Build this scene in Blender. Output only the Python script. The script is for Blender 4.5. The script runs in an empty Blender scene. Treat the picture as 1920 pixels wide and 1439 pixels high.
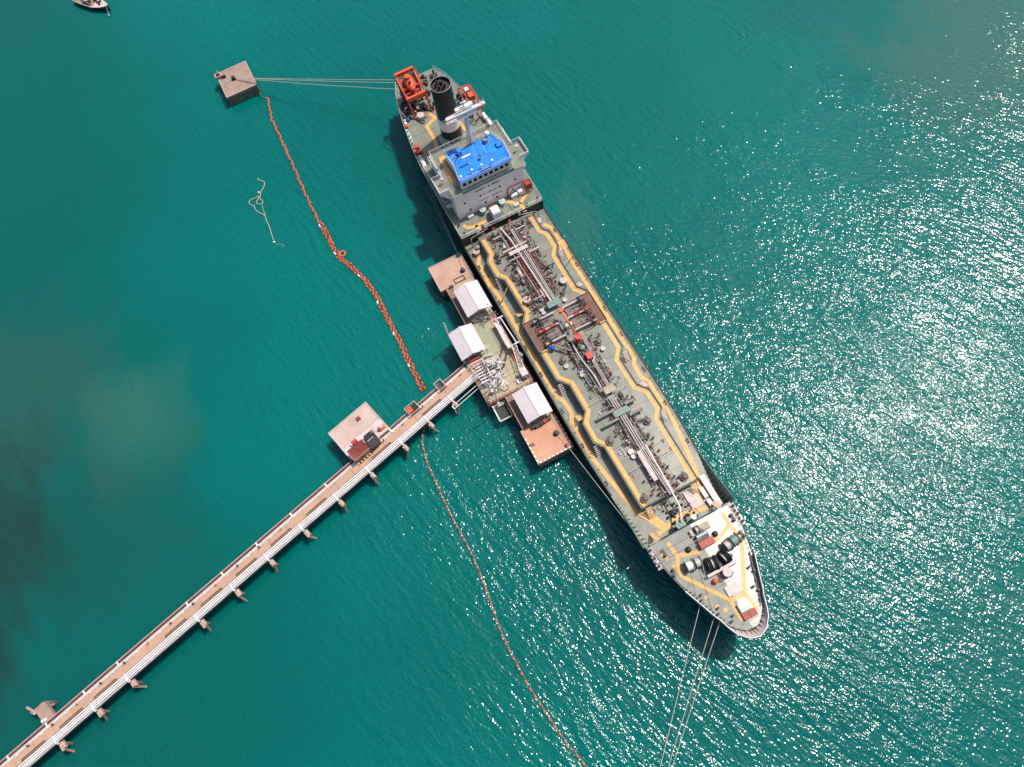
import bpy, bmesh, math, random
from mathutils import Vector, Matrix
R = math.radians
random.seed(7)
S = bpy.context.scene
C = S.collection

# ------------------------------------------------------------------ camera, sky, sun, exposure
# drone 150 m above the sea, 24 degrees off the vertical; world metres, z = 0 is the sea surface
H = 150.0; W0, H0, F0 = 1920.0, 1439.0, 1400.0; NX, NY = 1110.0, 1300.0     # nadir point of the picture
_d = Vector((NX - W0/2, NY - H0/2, F0)).normalized()
_x = Vector((1, 0, 0)); _x = (_x - _d*_x.dot(_d)).normalized()
_z = -_d; _y = _z.cross(_x)
M3 = Matrix((_x, _y, _z))                                                     # camera axes (right, down, ahead) -> world
cam = bpy.data.cameras.new('camera'); co = bpy.data.objects.new('camera', cam); C.objects.link(co); S.camera = co
cam.sensor_width = 36; cam.lens = 36*F0/W0; cam.clip_start = 1; cam.clip_end = 6000
rot = Matrix((M3.col[0], -M3.col[1], -M3.col[2])).transposed()
co.matrix_world = Matrix.Translation((0, 0, H)) @ rot.to_4x4()

SUN_ZEN, SUN_AZ = 27.8, 37.0
world = bpy.data.worlds.new('World'); S.world = world; world.use_nodes = True
nt = world.node_tree; bg = nt.nodes['Background']
sky = nt.nodes.new('ShaderNodeTexSky'); sky.sky_type = 'NISHITA'; sky.sun_disc = False
sky.sun_elevation = R(90 - SUN_ZEN); sky.sun_rotation = R(90 - SUN_AZ); sky.dust_density = 2.5; sky.ozone_density = 0.7
nt.links.new(sky.outputs[0], bg.inputs[0]); bg.inputs[1].default_value = 0.13
sl = bpy.data.lights.new('sun', 'SUN'); so = bpy.data.objects.new('sun', sl); C.objects.link(so)
sl.energy = 4.6; sl.angle = R(0.5); sl.color = (1.0, 0.925, 0.865)
sv = Vector((math.sin(R(SUN_ZEN))*math.cos(R(SUN_AZ)), math.sin(R(SUN_ZEN))*math.sin(R(SUN_AZ)), math.cos(R(SUN_ZEN))))
so.rotation_euler = sv.to_track_quat('Z', 'Y').to_euler(); so.location = sv*300
S.view_settings.view_transform = 'Standard'; S.view_settings.look = 'None'
S.view_settings.gamma = 1; S.view_settings.exposure = 0; S.view_settings.use_curve_mapping = False

def at(px, py, z=0.0):
    """survey point of the photograph (px, py) that lies z metres above the sea -> world metres"""
    r = M3 @ Vector((px - W0/2, py - H0/2, F0)); t = (z - H)/r.z
    return Vector((r.x*t, r.y*t, z))

# ------------------------------------------------------------------ materials
MATS = {}
def mat(name, col, rough=0.55, var=0.25, scale=0.6, dirt=None, dirt_amt=0.35, dscale=0.35, metal=0.0, bump=0.0, fine=6.0, spec=0.5):
    """painted or raw surface: base colour with worn patches, streaks of dirt and fine grain"""
    m = bpy.data.materials.new(name); m.use_nodes = True; n = m.node_tree.nodes; l = m.node_tree.links
    b = n['Principled BSDF']; b.inputs['Roughness'].default_value = rough; b.inputs['Metallic'].default_value = metal
    b.inputs['Specular IOR Level'].default_value = spec
    tc = n.new('ShaderNodeTexCoord')
    n1 = n.new('ShaderNodeTexNoise'); n1.inputs['Scale'].default_value = scale; n1.inputs['Detail'].default_value = 6; n1.inputs['Roughness'].default_value = 0.65
    n2 = n.new('ShaderNodeTexNoise'); n2.inputs['Scale'].default_value = fine; n2.inputs['Detail'].default_value = 3
    l.new(tc.outputs['Object'], n1.inputs['Vector']); l.new(tc.outputs['Object'], n2.inputs['Vector'])
    r1 = n.new('ShaderNodeMapRange'); r1.inputs[1].default_value = 0.3; r1.inputs[2].default_value = 0.7
    r1.inputs[3].default_value = 1 - var; r1.inputs[4].default_value = 1 + var*0.6; l.new(n1.outputs[0], r1.inputs[0])
    r2 = n.new('ShaderNodeMapRange'); r2.inputs[1].default_value = 0.3; r2.inputs[2].default_value = 0.7
    r2.inputs[3].default_value = 1 - var*0.4; r2.inputs[4].default_value = 1 + var*0.3; l.new(n2.outputs[0], r2.inputs[0])
    mu = n.new('ShaderNodeMath'); mu.operation = 'MULTIPLY'; l.new(r1.outputs[0], mu.inputs[0]); l.new(r2.outputs[0], mu.inputs[1])
    mx = n.new('ShaderNodeMix'); mx.data_type = 'RGBA'; mx.blend_type = 'MULTIPLY'; mx.inputs[0].default_value = 1
    mx.inputs[6].default_value = (*col, 1); l.new(mu.outputs[0], mx.inputs[7])
    out = mx.outputs[2]
    if dirt:
        n3 = n.new('ShaderNodeTexNoise'); n3.inputs['Scale'].default_value = dscale; n3.inputs['Detail'].default_value = 8; n3.inputs['Roughness'].default_value = 0.7
        n3.noise_dimensions = '4D'; n3.inputs['W'].default_value = 3.7; l.new(tc.outputs['Object'], n3.inputs['Vector'])
        r3 = n.new('ShaderNodeMapRange'); r3.inputs[1].default_value = 0.52; r3.inputs[2].default_value = 0.72; r3.inputs[4].default_value = dirt_amt*2
        l.new(n3.outputs[0], r3.inputs[0])
        m2 = n.new('ShaderNodeMix'); m2.data_type = 'RGBA'; m2.inputs[7].default_value = (*dirt, 1)
        l.new(r3.outputs[0], m2.inputs[0]); l.new(out, m2.inputs[6]); out = m2.outputs[2]
    l.new(out, b.inputs['Base Color'])
    if bump:
        bp = n.new('ShaderNodeBump'); bp.inputs['Strength'].default_value = bump; bp.inputs['Distance'].default_value = 0.05
        l.new(n2.outputs[0], bp.inputs['Height']); l.new(bp.outputs[0], b.inputs['Normal'])
    MATS[name] = m; return m

mat('green_deck', (0.190, 0.205, 0.160), 0.39, 0.3, 0.35, dirt=(0.27, 0.20, 0.155), dirt_amt=0.42, bump=0.25)
mat('green_paint', (0.15, 0.24, 0.185), 0.5, 0.2)
mat('pale_green', (0.38, 0.50, 0.44), 0.5, 0.15)
mat('forecastle_paint', (0.25, 0.265, 0.225), 0.31, 0.25, 0.45, dirt=(0.36, 0.31, 0.28), dirt_amt=0.3, bump=0.3)
mat('yellow_paint', (0.70, 0.365, 0.10), 0.5, 0.2, 0.9, dirt=(0.50, 0.21, 0.03), dirt_amt=0.32, dscale=0.5)
mat('white_paint', (0.72, 0.69, 0.68), 0.45, 0.12, 0.8, dirt=(0.48, 0.38, 0.32), dirt_amt=0.2)
mat('house_paint', (0.90, 0.80, 0.77), 0.5, 0.04, 0.3, dirt=(0.72, 0.60, 0.54), dirt_amt=0.25, dscale=0.5)
mat('blue_paint', (0.0, 0.21, 0.74), 0.55, 0.3, 0.6, dirt=(0.01, 0.10, 0.40), dirt_amt=0.5, dscale=0.8)
mat('hull_black', (0.012, 0.016, 0.020), 0.4, 0.3, 0.2, dirt=(0.06, 0.05, 0.045), dirt_amt=0.2)
mat('black', (0.008, 0.008, 0.009), 0.5, 0.3, 1.0, dirt=(0.035, 0.028, 0.022), dirt_amt=0.12)
mat('soot', (0.03, 0.026, 0.024), 0.8, 0.4, 1.5, dirt=(0.13, 0.10, 0.08), dirt_amt=0.35, dscale=1.2)
mat('dark_steel', (0.045, 0.045, 0.045), 0.55, 0.4, 1.2, dirt=(0.12, 0.06, 0.03), dirt_amt=0.3)
mat('grey_steel', (0.27, 0.25, 0.24), 0.45, 0.25, 1.2, dirt=(0.18, 0.10, 0.06), dirt_amt=0.3, dscale=1.0)
mat('pipe_white', (0.52, 0.46, 0.43), 0.4, 0.2, 1.0, dirt=(0.30, 0.20, 0.15), dirt_amt=0.25, dscale=0.8)
mat('pink_steel', (0.52, 0.42, 0.39), 0.5, 0.2, 1.0, dirt=(0.35, 0.24, 0.2), dirt_amt=0.3)
mat('red_paint', (0.50, 0.04, 0.025), 0.45, 0.25, 1.0)
mat('orange_paint', (0.66, 0.10, 0.03), 0.45, 0.2, 0.8, dirt=(0.45, 0.05, 0.02), dirt_amt=0.3)
mat('dark_red', (0.30, 0.035, 0.02), 0.5, 0.25, 1.0)
mat('rust_tray', (0.135, 0.060, 0.042), 0.6, 0.3, 0.5, dirt=(0.22, 0.13, 0.10), dirt_amt=0.35)
mat('brown_grate', (0.20, 0.155, 0.13), 0.7, 0.3, 2.0, dirt=(0.08, 0.05, 0.04), dirt_amt=0.4, dscale=1.0)
mat('wood', (0.30, 0.19, 0.12), 0.7, 0.3, 1.5)
mat('brass', (0.55, 0.33, 0.12), 0.4, 0.2)
mat('glass', (0.01, 0.012, 0.014), 0.1, 0.1)
mat('concrete_pink', (0.46, 0.29, 0.215), 0.85, 0.18, 0.25, dirt=(0.40, 0.23, 0.15), dirt_amt=0.4, dscale=0.3, bump=0.4)
mat('concrete_orange', (0.52, 0.265, 0.165), 0.85, 0.16, 0.25, dirt=(0.56, 0.36, 0.26), dirt_amt=0.35, dscale=0.22, bump=0.4)
mat('concrete_khaki', (0.40, 0.345, 0.235), 0.85, 0.15, 0.5, dirt=(0.30, 0.24, 0.16), dirt_amt=0.3, bump=0.3)
mat('concrete_green', (0.31, 0.315, 0.20), 0.85, 0.14, 0.3, dirt=(0.42, 0.37, 0.28), dirt_amt=0.35, dscale=0.4, bump=0.3)
mat('concrete_stained', (0.33, 0.225, 0.18), 0.9, 0.25, 0.4, dirt=(0.22, 0.15, 0.12), dirt_amt=0.45, dscale=0.3, bump=0.5)
mat('concrete_pale', (0.50, 0.38, 0.33), 0.85, 0.15, 0.3, dirt=(0.38, 0.24, 0.16), dirt_amt=0.5, dscale=0.28, bump=0.4)
mat('concrete_side', (0.20, 0.16, 0.13), 0.9, 0.4, 0.6, dirt=(0.05, 0.045, 0.04), dirt_amt=0.45, dscale=0.9, bump=0.6)
mat('painted_concrete', (0.56, 0.49, 0.48), 0.8, 0.12, 0.4, dirt=(0.42, 0.33, 0.30), dirt_amt=0.35)
mat('road_tan', (0.45, 0.28, 0.195), 0.85, 0.12, 0.2, dirt=(0.36, 0.27, 0.22), dirt_amt=0.35, dscale=0.2, bump=0.3)
mat('roof_sheet', (0.61, 0.545, 0.55), 0.65, 0.1, 0.3, dirt=(0.42, 0.33, 0.29), dirt_amt=0.22, dscale=0.5)
mat('roof_red', (0.20, 0.038, 0.026), 0.85, 0.3, 1.0, dirt=(0.36, 0.13, 0.10), dirt_amt=0.4)
mat('red_rail', (0.33, 0.055, 0.035), 0.5, 0.3)
mat('rope', (0.50, 0.42, 0.36), 0.8, 0.2, 4.0)
mat('float_orange', (0.56, 0.13, 0.055), 0.5, 0.45, 0.5, dirt=(0.75, 0.42, 0.28), dirt_amt=0.3, dscale=0.8)
mat('float_white', (0.75, 0.70, 0.66), 0.45, 0.15)
mat('boom_skirt', (0.055, 0.02, 0.015), 0.6, 0.3)
mat('rubber', (0.015, 0.015, 0.016), 0.7, 0.3)
mat('blue_drum', (0.01, 0.13, 0.55), 0.4, 0.2)
mat('weed', (0.02, 0.026, 0.016), 0.8, 0.5, 1.5)
mat('seam_paint', (0.085, 0.09, 0.07), 0.6, 0.3)
mat('letters', (0.03, 0.028, 0.03), 0.5, 0.1)
mat('letters_grey', (0.16, 0.12, 0.12), 0.5, 0.1)
mat('boat_dark', (0.018, 0.03, 0.045), 0.45, 0.3)
mat('boat_deck', (0.60, 0.44, 0.39), 0.6, 0.2)

# ------------------------------------------------------------------ mesh builder
class MB:
    def __init__(s): s.v = []; s.f = []
    def add(s, vs, fs):
        o = len(s.v); s.v += [tuple(v) for v in vs]; s.f += [tuple(i + o for i in f) for f in fs]; return s
    def box(s, x0, x1, y0, y1, z0, z1):
        return s.add([(x0,y0,z0),(x1,y0,z0),(x1,y1,z0),(x0,y1,z0),(x0,y0,z1),(x1,y0,z1),(x1,y1,z1),(x0,y1,z1)],
                     [(0,3,2,1),(4,5,6,7),(0,1,5,4),(1,2,6,5),(2,3,7,6),(3,0,4,7)])
    def obox(s, cx, cy, z0, z1, lx, ly, a=0.0):
        ca, sa = math.cos(a), math.sin(a)
        p = [(cx + x*ca - y*sa, cy + x*sa + y*ca) for x, y in ((-lx/2,-ly/2),(lx/2,-ly/2),(lx/2,ly/2),(-lx/2,ly/2))]
        return s.prism(p, z0, z1)
    def prism(s, poly, z0, z1):
        a = sum(poly[i][0]*poly[(i+1) % len(poly)][1] - poly[(i+1) % len(poly)][0]*poly[i][1] for i in range(len(poly)))
        if a < 0: poly = poly[::-1]
        n = len(poly); f0 = z0 if callable(z0) else (lambda x, y: z0); f1 = z1 if callable(z1) else (lambda x, y: z1)
        vs = [(x, y, f0(x, y)) for x, y in poly] + [(x, y, f1(x, y)) for x, y in poly]
        return s.add(vs, [tuple(range(n-1, -1, -1)), tuple(range(n, 2*n))] + [(i, (i+1) % n, n + (i+1) % n, n + i) for i in range(n)])
    def cyl(s, p0, p1, r, n=8, r1=None, caps=True):
        p0 = Vector(p0); p1 = Vector(p1); r1 = r if r1 is None else r1; d = (p1 - p0)
        if d.length < 1e-6: return s
        d.normalize(); a = Vector((0,0,1)) if abs(d.z) < 0.9 else Vector((1,0,0)); u = d.cross(a).normalized(); w = d.cross(u)
        vs = []
        for P, rr in ((p0, r), (p1, r1)):
            for k in range(n):
                t = 2*math.pi*k/n; vs.append(P + (u*math.cos(t) + w*math.sin(t))*rr)
        fs = [(k, n + k, n + (k+1) % n, (k+1) % n) for k in range(n)]
        if caps: fs += [tuple(range(n)), tuple(range(2*n-1, n-1, -1))]
        return s.add(vs, fs)
    def tube(s, pts, r, n=6):
        pts = [Vector(p) for p in pts]; m = len(pts); vs = []
        prev = None
        for i, p in enumerate(pts):
            d = ((pts[min(i+1, m-1)] - pts[max(i-1, 0)])).normalized()
            a = Vector((0,0,1)) if abs(d.z) < 0.95 else Vector((1,0,0))
            u = d.cross(a).normalized(); w = d.cross(u)
            for k in range(n):
                t = 2*math.pi*k/n; vs.append(p + (u*math.cos(t) + w*math.sin(t))*r)
        fs = [(i*n + k, (i+1)*n + k, (i+1)*n + (k+1) % n, i*n + (k+1) % n) for i in range(m-1) for k in range(n)]
        fs += [tuple(range(n)), tuple(range(m*n-1, (m-1)*n-1, -1))]
        return s.add(vs, fs)
    def ell(s, c, rx, ry, rz, n=10, m=6, zmin=-1.0, a=0.0):
        vs = []; fs = []; ca, sa = math.cos(a), math.sin(a)
        for j in range(m+1):
            ph = math.asin(max(-1, min(1, zmin))) + (math.pi/2 - math.asin(max(-1, min(1, zmin))))*j/m
            for k in range(n):
                t = 2*math.pi*k/n; x = rx*math.cos(ph)*math.cos(t); y = ry*math.cos(ph)*math.sin(t)
                vs.append((c[0] + x*ca - y*sa, c[1] + x*sa + y*ca, c[2] + rz*math.sin(ph)))
        for j in range(m):
            for k in range(n): fs.append((j*n + k, j*n + (k+1) % n, (j+1)*n + (k+1) % n, (j+1)*n + k))
        fs.append(tuple(range(n-1, -1, -1)))
        return s.add(vs, fs)
    def ring(s, c, R0, r, n=14, m=6, axis='z'):
        vs = []; fs = []
        for i in range(n):
            t = 2*math.pi*i/n
            for j in range(m):
                p = 2*math.pi*j/m; q = R0 + r*math.cos(p)
                v = (q*math.cos(t), q*math.sin(t), r*math.sin(p))
                if axis == 'x': v = (v[2], v[0], v[1])
                vs.append((c[0]+v[0], c[1]+v[1], c[2]+v[2]))
        for i in range(n):
            for j in range(m): fs.append((i*m + j, ((i+1) % n)*m + j, ((i+1) % n)*m + (j+1) % m, i*m + (j+1) % m))
        return s.add(vs, fs)
    def build(s, name, m, parent=None, smooth=False, loc=None, a=None, mesh_only=False):
        me = bpy.data.meshes.new(name); me.from_pydata(s.v, [], s.f); me.materials.append(MATS[m] if isinstance(m, str) else m)
        if smooth:
            for p in me.polygons: p.use_smooth = True
            try: me.set_sharp_from_angle(angle=R(40))
            except Exception: pass
        me.update()
        return obj(name, me, parent, loc, a)
def obj(name, me, parent=None, loc=None, a=None):
    o = bpy.data.objects.new(name, me); C.objects.link(o)
    if parent: o.parent = parent
    if loc is not None: o.location = loc
    if a is not None: o.rotation_euler = (0, 0, a)
    return o
def tag(o, label=None, cat=None, group=None, kind=None):
    if label: o['label'] = label
    if cat: o['category'] = cat
    if group: o['group'] = group
    if kind: o['kind'] = kind
    return o
def thing(name, label, cat, loc=(0,0,0), a=0.0, group=None):
    o = bpy.data.objects.new(name, None); C.objects.link(o); o.location = loc; o.rotation_euler = (0,0,a); o.empty_display_size = 0.5
    return tag(o, label, cat, group)
def copy_tree(o, parent=None):
    c = o.copy(); C.objects.link(c); c.parent = parent
    for ch in list(o.children): copy_tree(ch, c)
    return c

def strip_poly(pts, w):
    """mitred ribbon of width w along pts"""
    n = len(pts); P = [Vector((p[0], p[1])) for p in pts]; L = []; Rr = []
    for i in range(n):
        d0 = (P[i] - P[i-1]).normalized() if i else None
        d1 = (P[i+1] - P[i]).normalized() if i < n-1 else None
        if d0 is None: d0 = d1
        if d1 is None: d1 = d0
        t = (d0 + d1).normalized(); nn = Vector((-t.y, t.x)); k = (w/2)/max(0.4, nn.dot(Vector((-d1.y, d1.x))))
        L.append(P[i] + nn*k); Rr.append(P[i] - nn*k)
    return L, Rr
def ribbon(mb, pts, w, z, th=0.02, step=None):
    """painted strip: a thin raised sheet; z a number or a function of (x, y)"""
    zf = z if callable(z) else (lambda x, y: z)
    if step:
        q = []
        for a, b in zip(pts[:-1], pts[1:]):
            k = max(1, int(math.dist(a, b)/step))
            q += [(a[0] + (b[0]-a[0])*i/k, a[1] + (b[1]-a[1])*i/k) for i in range(k)]
        pts = q + [pts[-1]]
    L, Rr = strip_poly(pts, w); o = len(mb.v)
    for l_, r_ in zip(L, Rr):
        mb.v += [(l_.x, l_.y, zf(l_.x, l_.y) + th), (r_.x, r_.y, zf(r_.x, r_.y) + th)]
    for i in range(len(L)-1): mb.f.append((o + 2*i, o + 2*i + 1, o + 2*i + 3, o + 2*i + 2))
    return mb
def rail_mb(pts, z, h=1.05, sp=1.5, r=0.035, bars=2, mb=None):
    mb = mb or MB(); zf = z if callable(z) else (lambda x, y: z)
    for a, b in zip(pts[:-1], pts[1:]):
        L = math.dist(a, b); k = max(1, round(L/sp))
        for i in range(k+1):
            t = i/k; x = a[0] + (b[0]-a[0])*t; y = a[1] + (b[1]-a[1])*t
            mb.cyl((x, y, zf(x, y)), (x, y, zf(x, y) + h), r, 4)
        for j in range(bars):
            hh = h*(j+1)/bars
            mb.cyl((a[0], a[1], zf(*a) + hh), (b[0], b[1], zf(*b) + hh), r if j == bars-1 else r*0.7, 4)
    return mb

# ------------------------------------------------------------------ sea
def sea():
    xs = 700; me = bpy.data.meshes.new('sea_water')
    me.from_pydata([(-xs*2,-xs*2,0),(xs*2,-xs*2,0),(xs*2,xs*2,0),(-xs*2,xs*2,0)], [], [(0,1,2,3)])
    o = obj('sea_water', me); tag(o, 'teal sea water rippled by wind with sun glitter', kind='structure')
    m = bpy.data.materials.new('sea'); m.use_nodes = True; n = m.node_tree.nodes; l = m.node_tree.links; me.materials.append(m)
    b = n['Principled BSDF']; b.inputs['Roughness'].default_value = 0.135; b.inputs['IOR'].default_value = 1.333
    b.inputs['Subsurface Weight'].default_value = 1.0; b.inputs['Subsurface Radius'].default_value = (0.6, 1.6, 2.4); b.inputs['Subsurface Scale'].default_value = 3.0
    tc = n.new('ShaderNodeTexCoord')
    def mapped(rz, sx, sy, off=(0,0,0)):
        vr = n.new('ShaderNodeVectorRotate'); vr.rotation_type = 'Z_AXIS'; vr.inputs['Angle'].default_value = R(rz); l.new(tc.outputs['Object'], vr.inputs['Vector'])
        mp = n.new('ShaderNodeMapping'); mp.inputs['Scale'].default_value = (sx, sy, 1)
        mp.inputs['Location'].default_value = off; l.new(vr.outputs[0], mp.inputs['Vector']); return mp.outputs[0]
    def noise(vec, sc, det=2, ro=0.5, dist=0.0):
        t = n.new('ShaderNodeTexNoise'); t.inputs['Scale'].default_value = sc; t.inputs['Detail'].default_value = det
        t.inputs['Roughness'].default_value = ro; t.inputs['Distortion'].default_value = dist; l.new(vec, t.inputs['Vector']); return t.outputs[0]
    def math_(op, a, bb):
        t = n.new('ShaderNodeMath'); t.operation = op
        for i, q in enumerate((a, bb)):
            if isinstance(q, (int, float)): t.inputs[i].default_value = q
            elif q is not None: l.new(q, t.inputs[i])
        return t.outputs[0]
    def rng(a, x0, x1, y0, y1):
        t = n.new('ShaderNodeMapRange'); t.interpolation_type = 'SMOOTHSTEP'
        for i, q in zip((1,2,3,4), (x0,x1,y0,y1)): t.inputs[i].default_value = q
        l.new(a, t.inputs[0]); return t.outputs[0]
    def mix(fac, a, bb):
        t = n.new('ShaderNodeMix'); t.data_type = 'RGBA'; l.new(fac, t.inputs[0])
        for i, q in ((6, a), (7, bb)):
            if isinstance(q, tuple): t.inputs[i].default_value = (*q, 1)
            else: l.new(q, t.inputs[i])
        return t.outputs[2]
    # body colour: clear teal, turbid grey-green plume and darker weed bed in the west
    sep = n.new('ShaderNodeSeparateXYZ'); l.new(tc.outputs['Object'], sep.inputs[0]); X, Y = sep.outputs[0], sep.outputs[1]
    big = noise(mapped(20, 1, 1), 0.012, 4, 0.5); med = noise(mapped(50, 1, 1.6), 0.05, 5, 0.6)
    col = mix(rng(big, 0.35, 0.65, 0, 1), (0.0, 0.118, 0.105), (0.0, 0.144, 0.127))
    xw = math_('ADD', X, math_('MULTIPLY', math_('SUBTRACT', big, 0.5), 60))
    xd = math_('ADD', xw, math_('MULTIPLY', Y, 0.25))
    col = mix(rng(xd, -110, -40, 1, 0), col, (0.002, 0.098, 0.086))
    def spot(cx, cy, rx, ry, amt, c):
        nonlocal col
        dx = math_('DIVIDE', math_('SUBTRACT', X, cx), rx); dy = math_('DIVIDE', math_('SUBTRACT', Y, cy), ry)
        d = math_('ADD', math_('SQRT', math_('ADD', math_('MULTIPLY', dx, dx), math_('MULTIPLY', dy, dy)), None), math_('MULTIPLY', math_('SUBTRACT', med, 0.5), 1.6))
        col = mix(rng(d, 0.25, 1.1, amt, 0), col, c)
    p = at(20, 760); spot(p.x, p.y, 28, 34, 0.6, (0.026, 0.09, 0.073))
    p = at(245, 800); spot(p.x, p.y, 16, 20, 0.55, (0.04, 0.145, 0.11))
    p = at(-70, 1180); spot(p.x, p.y, 20, 50, 0.85, (0.014, 0.034, 0.028))
    p = at(190, 980); spot(p.x, p.y, 30, 28, 0.35, (0.01, 0.06, 0.048))
    p = at(1880, 90); spot(p.x, p.y, 40, 40, 0.5, (0.06, 0.13, 0.10))
    p = at(1080, 440); spot(p.x, p.y, 6, 22, 0.3, (0.05, 0.15, 0.12))
    grain = noise(mapped(48, 1.0, 0.35), 3.2, 3, 0.7)
    g2 = n.new('ShaderNodeMix'); g2.data_type = 'RGBA'; g2.blend_type = 'MULTIPLY'; g2.inputs[0].default_value = 1
    l.new(col, g2.inputs[6]); l.new(rng(grain, 0.2, 0.8, 0.88, 1.12), g2.inputs[7]); l.new(g2.outputs[2], b.inputs['Base Color'])
    # waves: long wind sea, short chop and ripples; gusts make some patches rougher
    v1 = mapped(50, 0.34, 1.15); v2 = mapped(42, 0.5, 1.15); v3 = mapped(58, 0.75, 1.1)
    gust = math_('MULTIPLY', rng(noise(mapped(30, 0.8, 1.2), 0.026, 3, 0.6), 0.3, 0.7, 0.58, 1.38), rng(noise(mapped(50, 0.5, 1.2), 0.16, 2, 0.6), 0.3, 0.7, 0.8, 1.15))
    h = math_('MULTIPLY', noise(v1, 0.6, 0, 0.5, 0.25), 0.30)
    h = math_('ADD', h, math_('MULTIPLY', noise(v2, 1.5, 0, 0.5, 0.4), 0.19))
    h = math_('ADD', h, math_('MULTIPLY', noise(v3, 3.1, 0, 0.6), 0.09))
    h = math_('MULTIPLY', h, rng(math_('ADD', Y, math_('MULTIPLY', big, 60)), 85, 165, 1.0, 0.66))
    h = math_('MULTIPLY', math_('MULTIPLY', h, gust), rng(math_('ADD', X, math_('MULTIPLY', Y, 0.55)), -60, 20, 0.2, 1.0))
    bp = n.new('ShaderNodeBump'); bp.inputs['Strength'].default_value = 1; bp.inputs['Distance'].default_value = 1.0
    l.new(h, bp.inputs['Height']); l.new(bp.outputs[0], b.inputs['Normal'])
sea()

# ================================================================== THE TANKER
# ship frame: x = metres towards the bow, y = metres off the centre line, z = metres above the sea
UA = R(-63.2)
_u = Vector((math.cos(UA), math.sin(UA), 0)); _v = Vector((-_u.y, _u.x, 0))
O6 = at(872, 465, 6.0)
SO = Vector((O6.x, O6.y, 0)) + _v*10.2
def sw(x, y, z=0.0): p = SO + _u*x + _v*y; return Vector((p.x, p.y, z))
ZM, ZT, ZF, ZP, ZA, ZB, ZR = 6.0, 8.2, 8.9, 8.8, 12.6, 17.0, 19.6
ship = thing('tanker_ship', 'long black hulled tanker with green deck and yellow walkways moored beside the berth', 'tanker', SO, UA)
TX = (0.6, 71.3)                                                               # trunk deck
ZTf = lambda x, y: ZT + 0.10 - 0.022*abs(y)
def ZFf(x, y): return ZF + 0.28 - 0.052*abs(y)

HB = [(-50.5,5.2),(-48,6.3),(-45.5,7.2),(-40.3,8.3),(-36.8,8.9),(-31,9.7),(-27,10.1),(-22.9,10.4),(-8,10.5),(-0.4,10.35),(20,10.35),(52,10.3),
      (58,10.2),(62,10.0),(66,9.7),(69,9.4),(72,9.15),(77.9,8.9),(82.4,8.5),(85,7.9),(88,7.1),(91,5.95),(93.7,4.95),(95.9,3.9),(97.4,2.7),(98.5,1.35),(98.9,0.25)]
def hb(x):
    for (a, p), (b, q) in zip(HB[:-1], HB[1:]):
        if a <= x <= b: return p + (q-p)*(x-a)/(b-a)
    return HB[0][1] if x < HB[0][0] else HB[-1][1]
def wl(x):
    """half breadth at the waterline"""
    if x < -20: return max(2.5, hb(x) - (-20 - x)*0.10)
    if x > 55: return max(0.15, hb(x)*(1 - ((x - 55)/41.0)**2.2) if x < 95 else 0.1)
    return hb(x) - 0.02
def build_hull():
    for part in range(3):
        mb = MB()
        if part == 0: xs = [p[0] for p in HB if p[0] <= -0.4]; top = lambda x: ZP
        elif part == 1: xs = [-0.4, 20, 40, 52, 58, 62, 66, 69, 72, 77.9]; top = lambda x: ZM
        else: xs = [77.9] + [p[0] for p in HB if p[0] > 77.9]; top = lambda x: ZF - 0.18
        rows = []
        for x in xs:
            z1 = top(x); b1 = hb(x); b0 = wl(x); xo = (x - 77.9)*-0.10 if x > 77.9 else 0
            row = []
            for sgn in (-1, 1):
                r = []
                for t in (0.0, 0.12, 0.35, 0.6, 0.8, 1.0):
                    z = -2 + (z1 + 2)*t; k = t**1.8 if x > 40 or x < -20 else t
                    r.append((x + xo*(1 - t), sgn*(b0 + (b1 - b0)*k), z))
                row.append(r)
            rows.append(row)
        for a, b in zip(rows[:-1], rows[1:]):
            for si in (0, 1):
                for k in range(5):
                    q = [a[si][k], b[si][k], b[si][k+1], a[si][k+1]]
                    mb.add(q if si == 0 else q[::-1], [(0,1,2,3)])
        for row in (rows[0], rows[-1]):                                        # end bulkheads
            for k in range(5):
                q = [row[0][k], row[1][k], row[1][k+1], row[0][k+1]]
                mb.add(q, [(0,1,2,3)])
        mb.build('hull', 'hull_black', ship, smooth=False)
build_hull()
def outline(x0, x1, inset=0.0, n=1.0):
    xs = [x0] + [p[0] for p in HB if x0 < p[0] < x1] + [x1]
    return [(x, hb(x) - inset) for x in xs], [(x, -(hb(x) - inset)) for x in reversed(xs)]
def deck_sheet(name, x0, x1, z, m, inset=0.06, th=0.12, zf=None):
    a, b = outline(x0, x1, inset); mb = MB()
    if zf:
        for (p, q) in zip(a[:-1], a[1:]):
            for sgn in (1, -1):
                quad = [(p[0],0),(q[0],0),(q[0],sgn*max(q[1], .05)),(p[0],sgn*p[1])]
                mb.prism(quad, z - th, zf)
        return mb.build(name, m, ship)
    return mb.prism(a + b, z - th, z).build(name, m, ship)
deck_sheet('main_deck', -0.3, 77.9, ZM + 0.1, 'green_deck')
deck_sheet('poop_deck', -50.4, -0.42, ZP + 0.1, 'green_deck')
deck_sheet('forecastle_deck', 77.95, 98.6, ZF - 0.25, 'forecastle_paint', zf=ZFf, th=0.15, inset=0.1)
ZM += 0.1; ZP += 0.1

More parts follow.
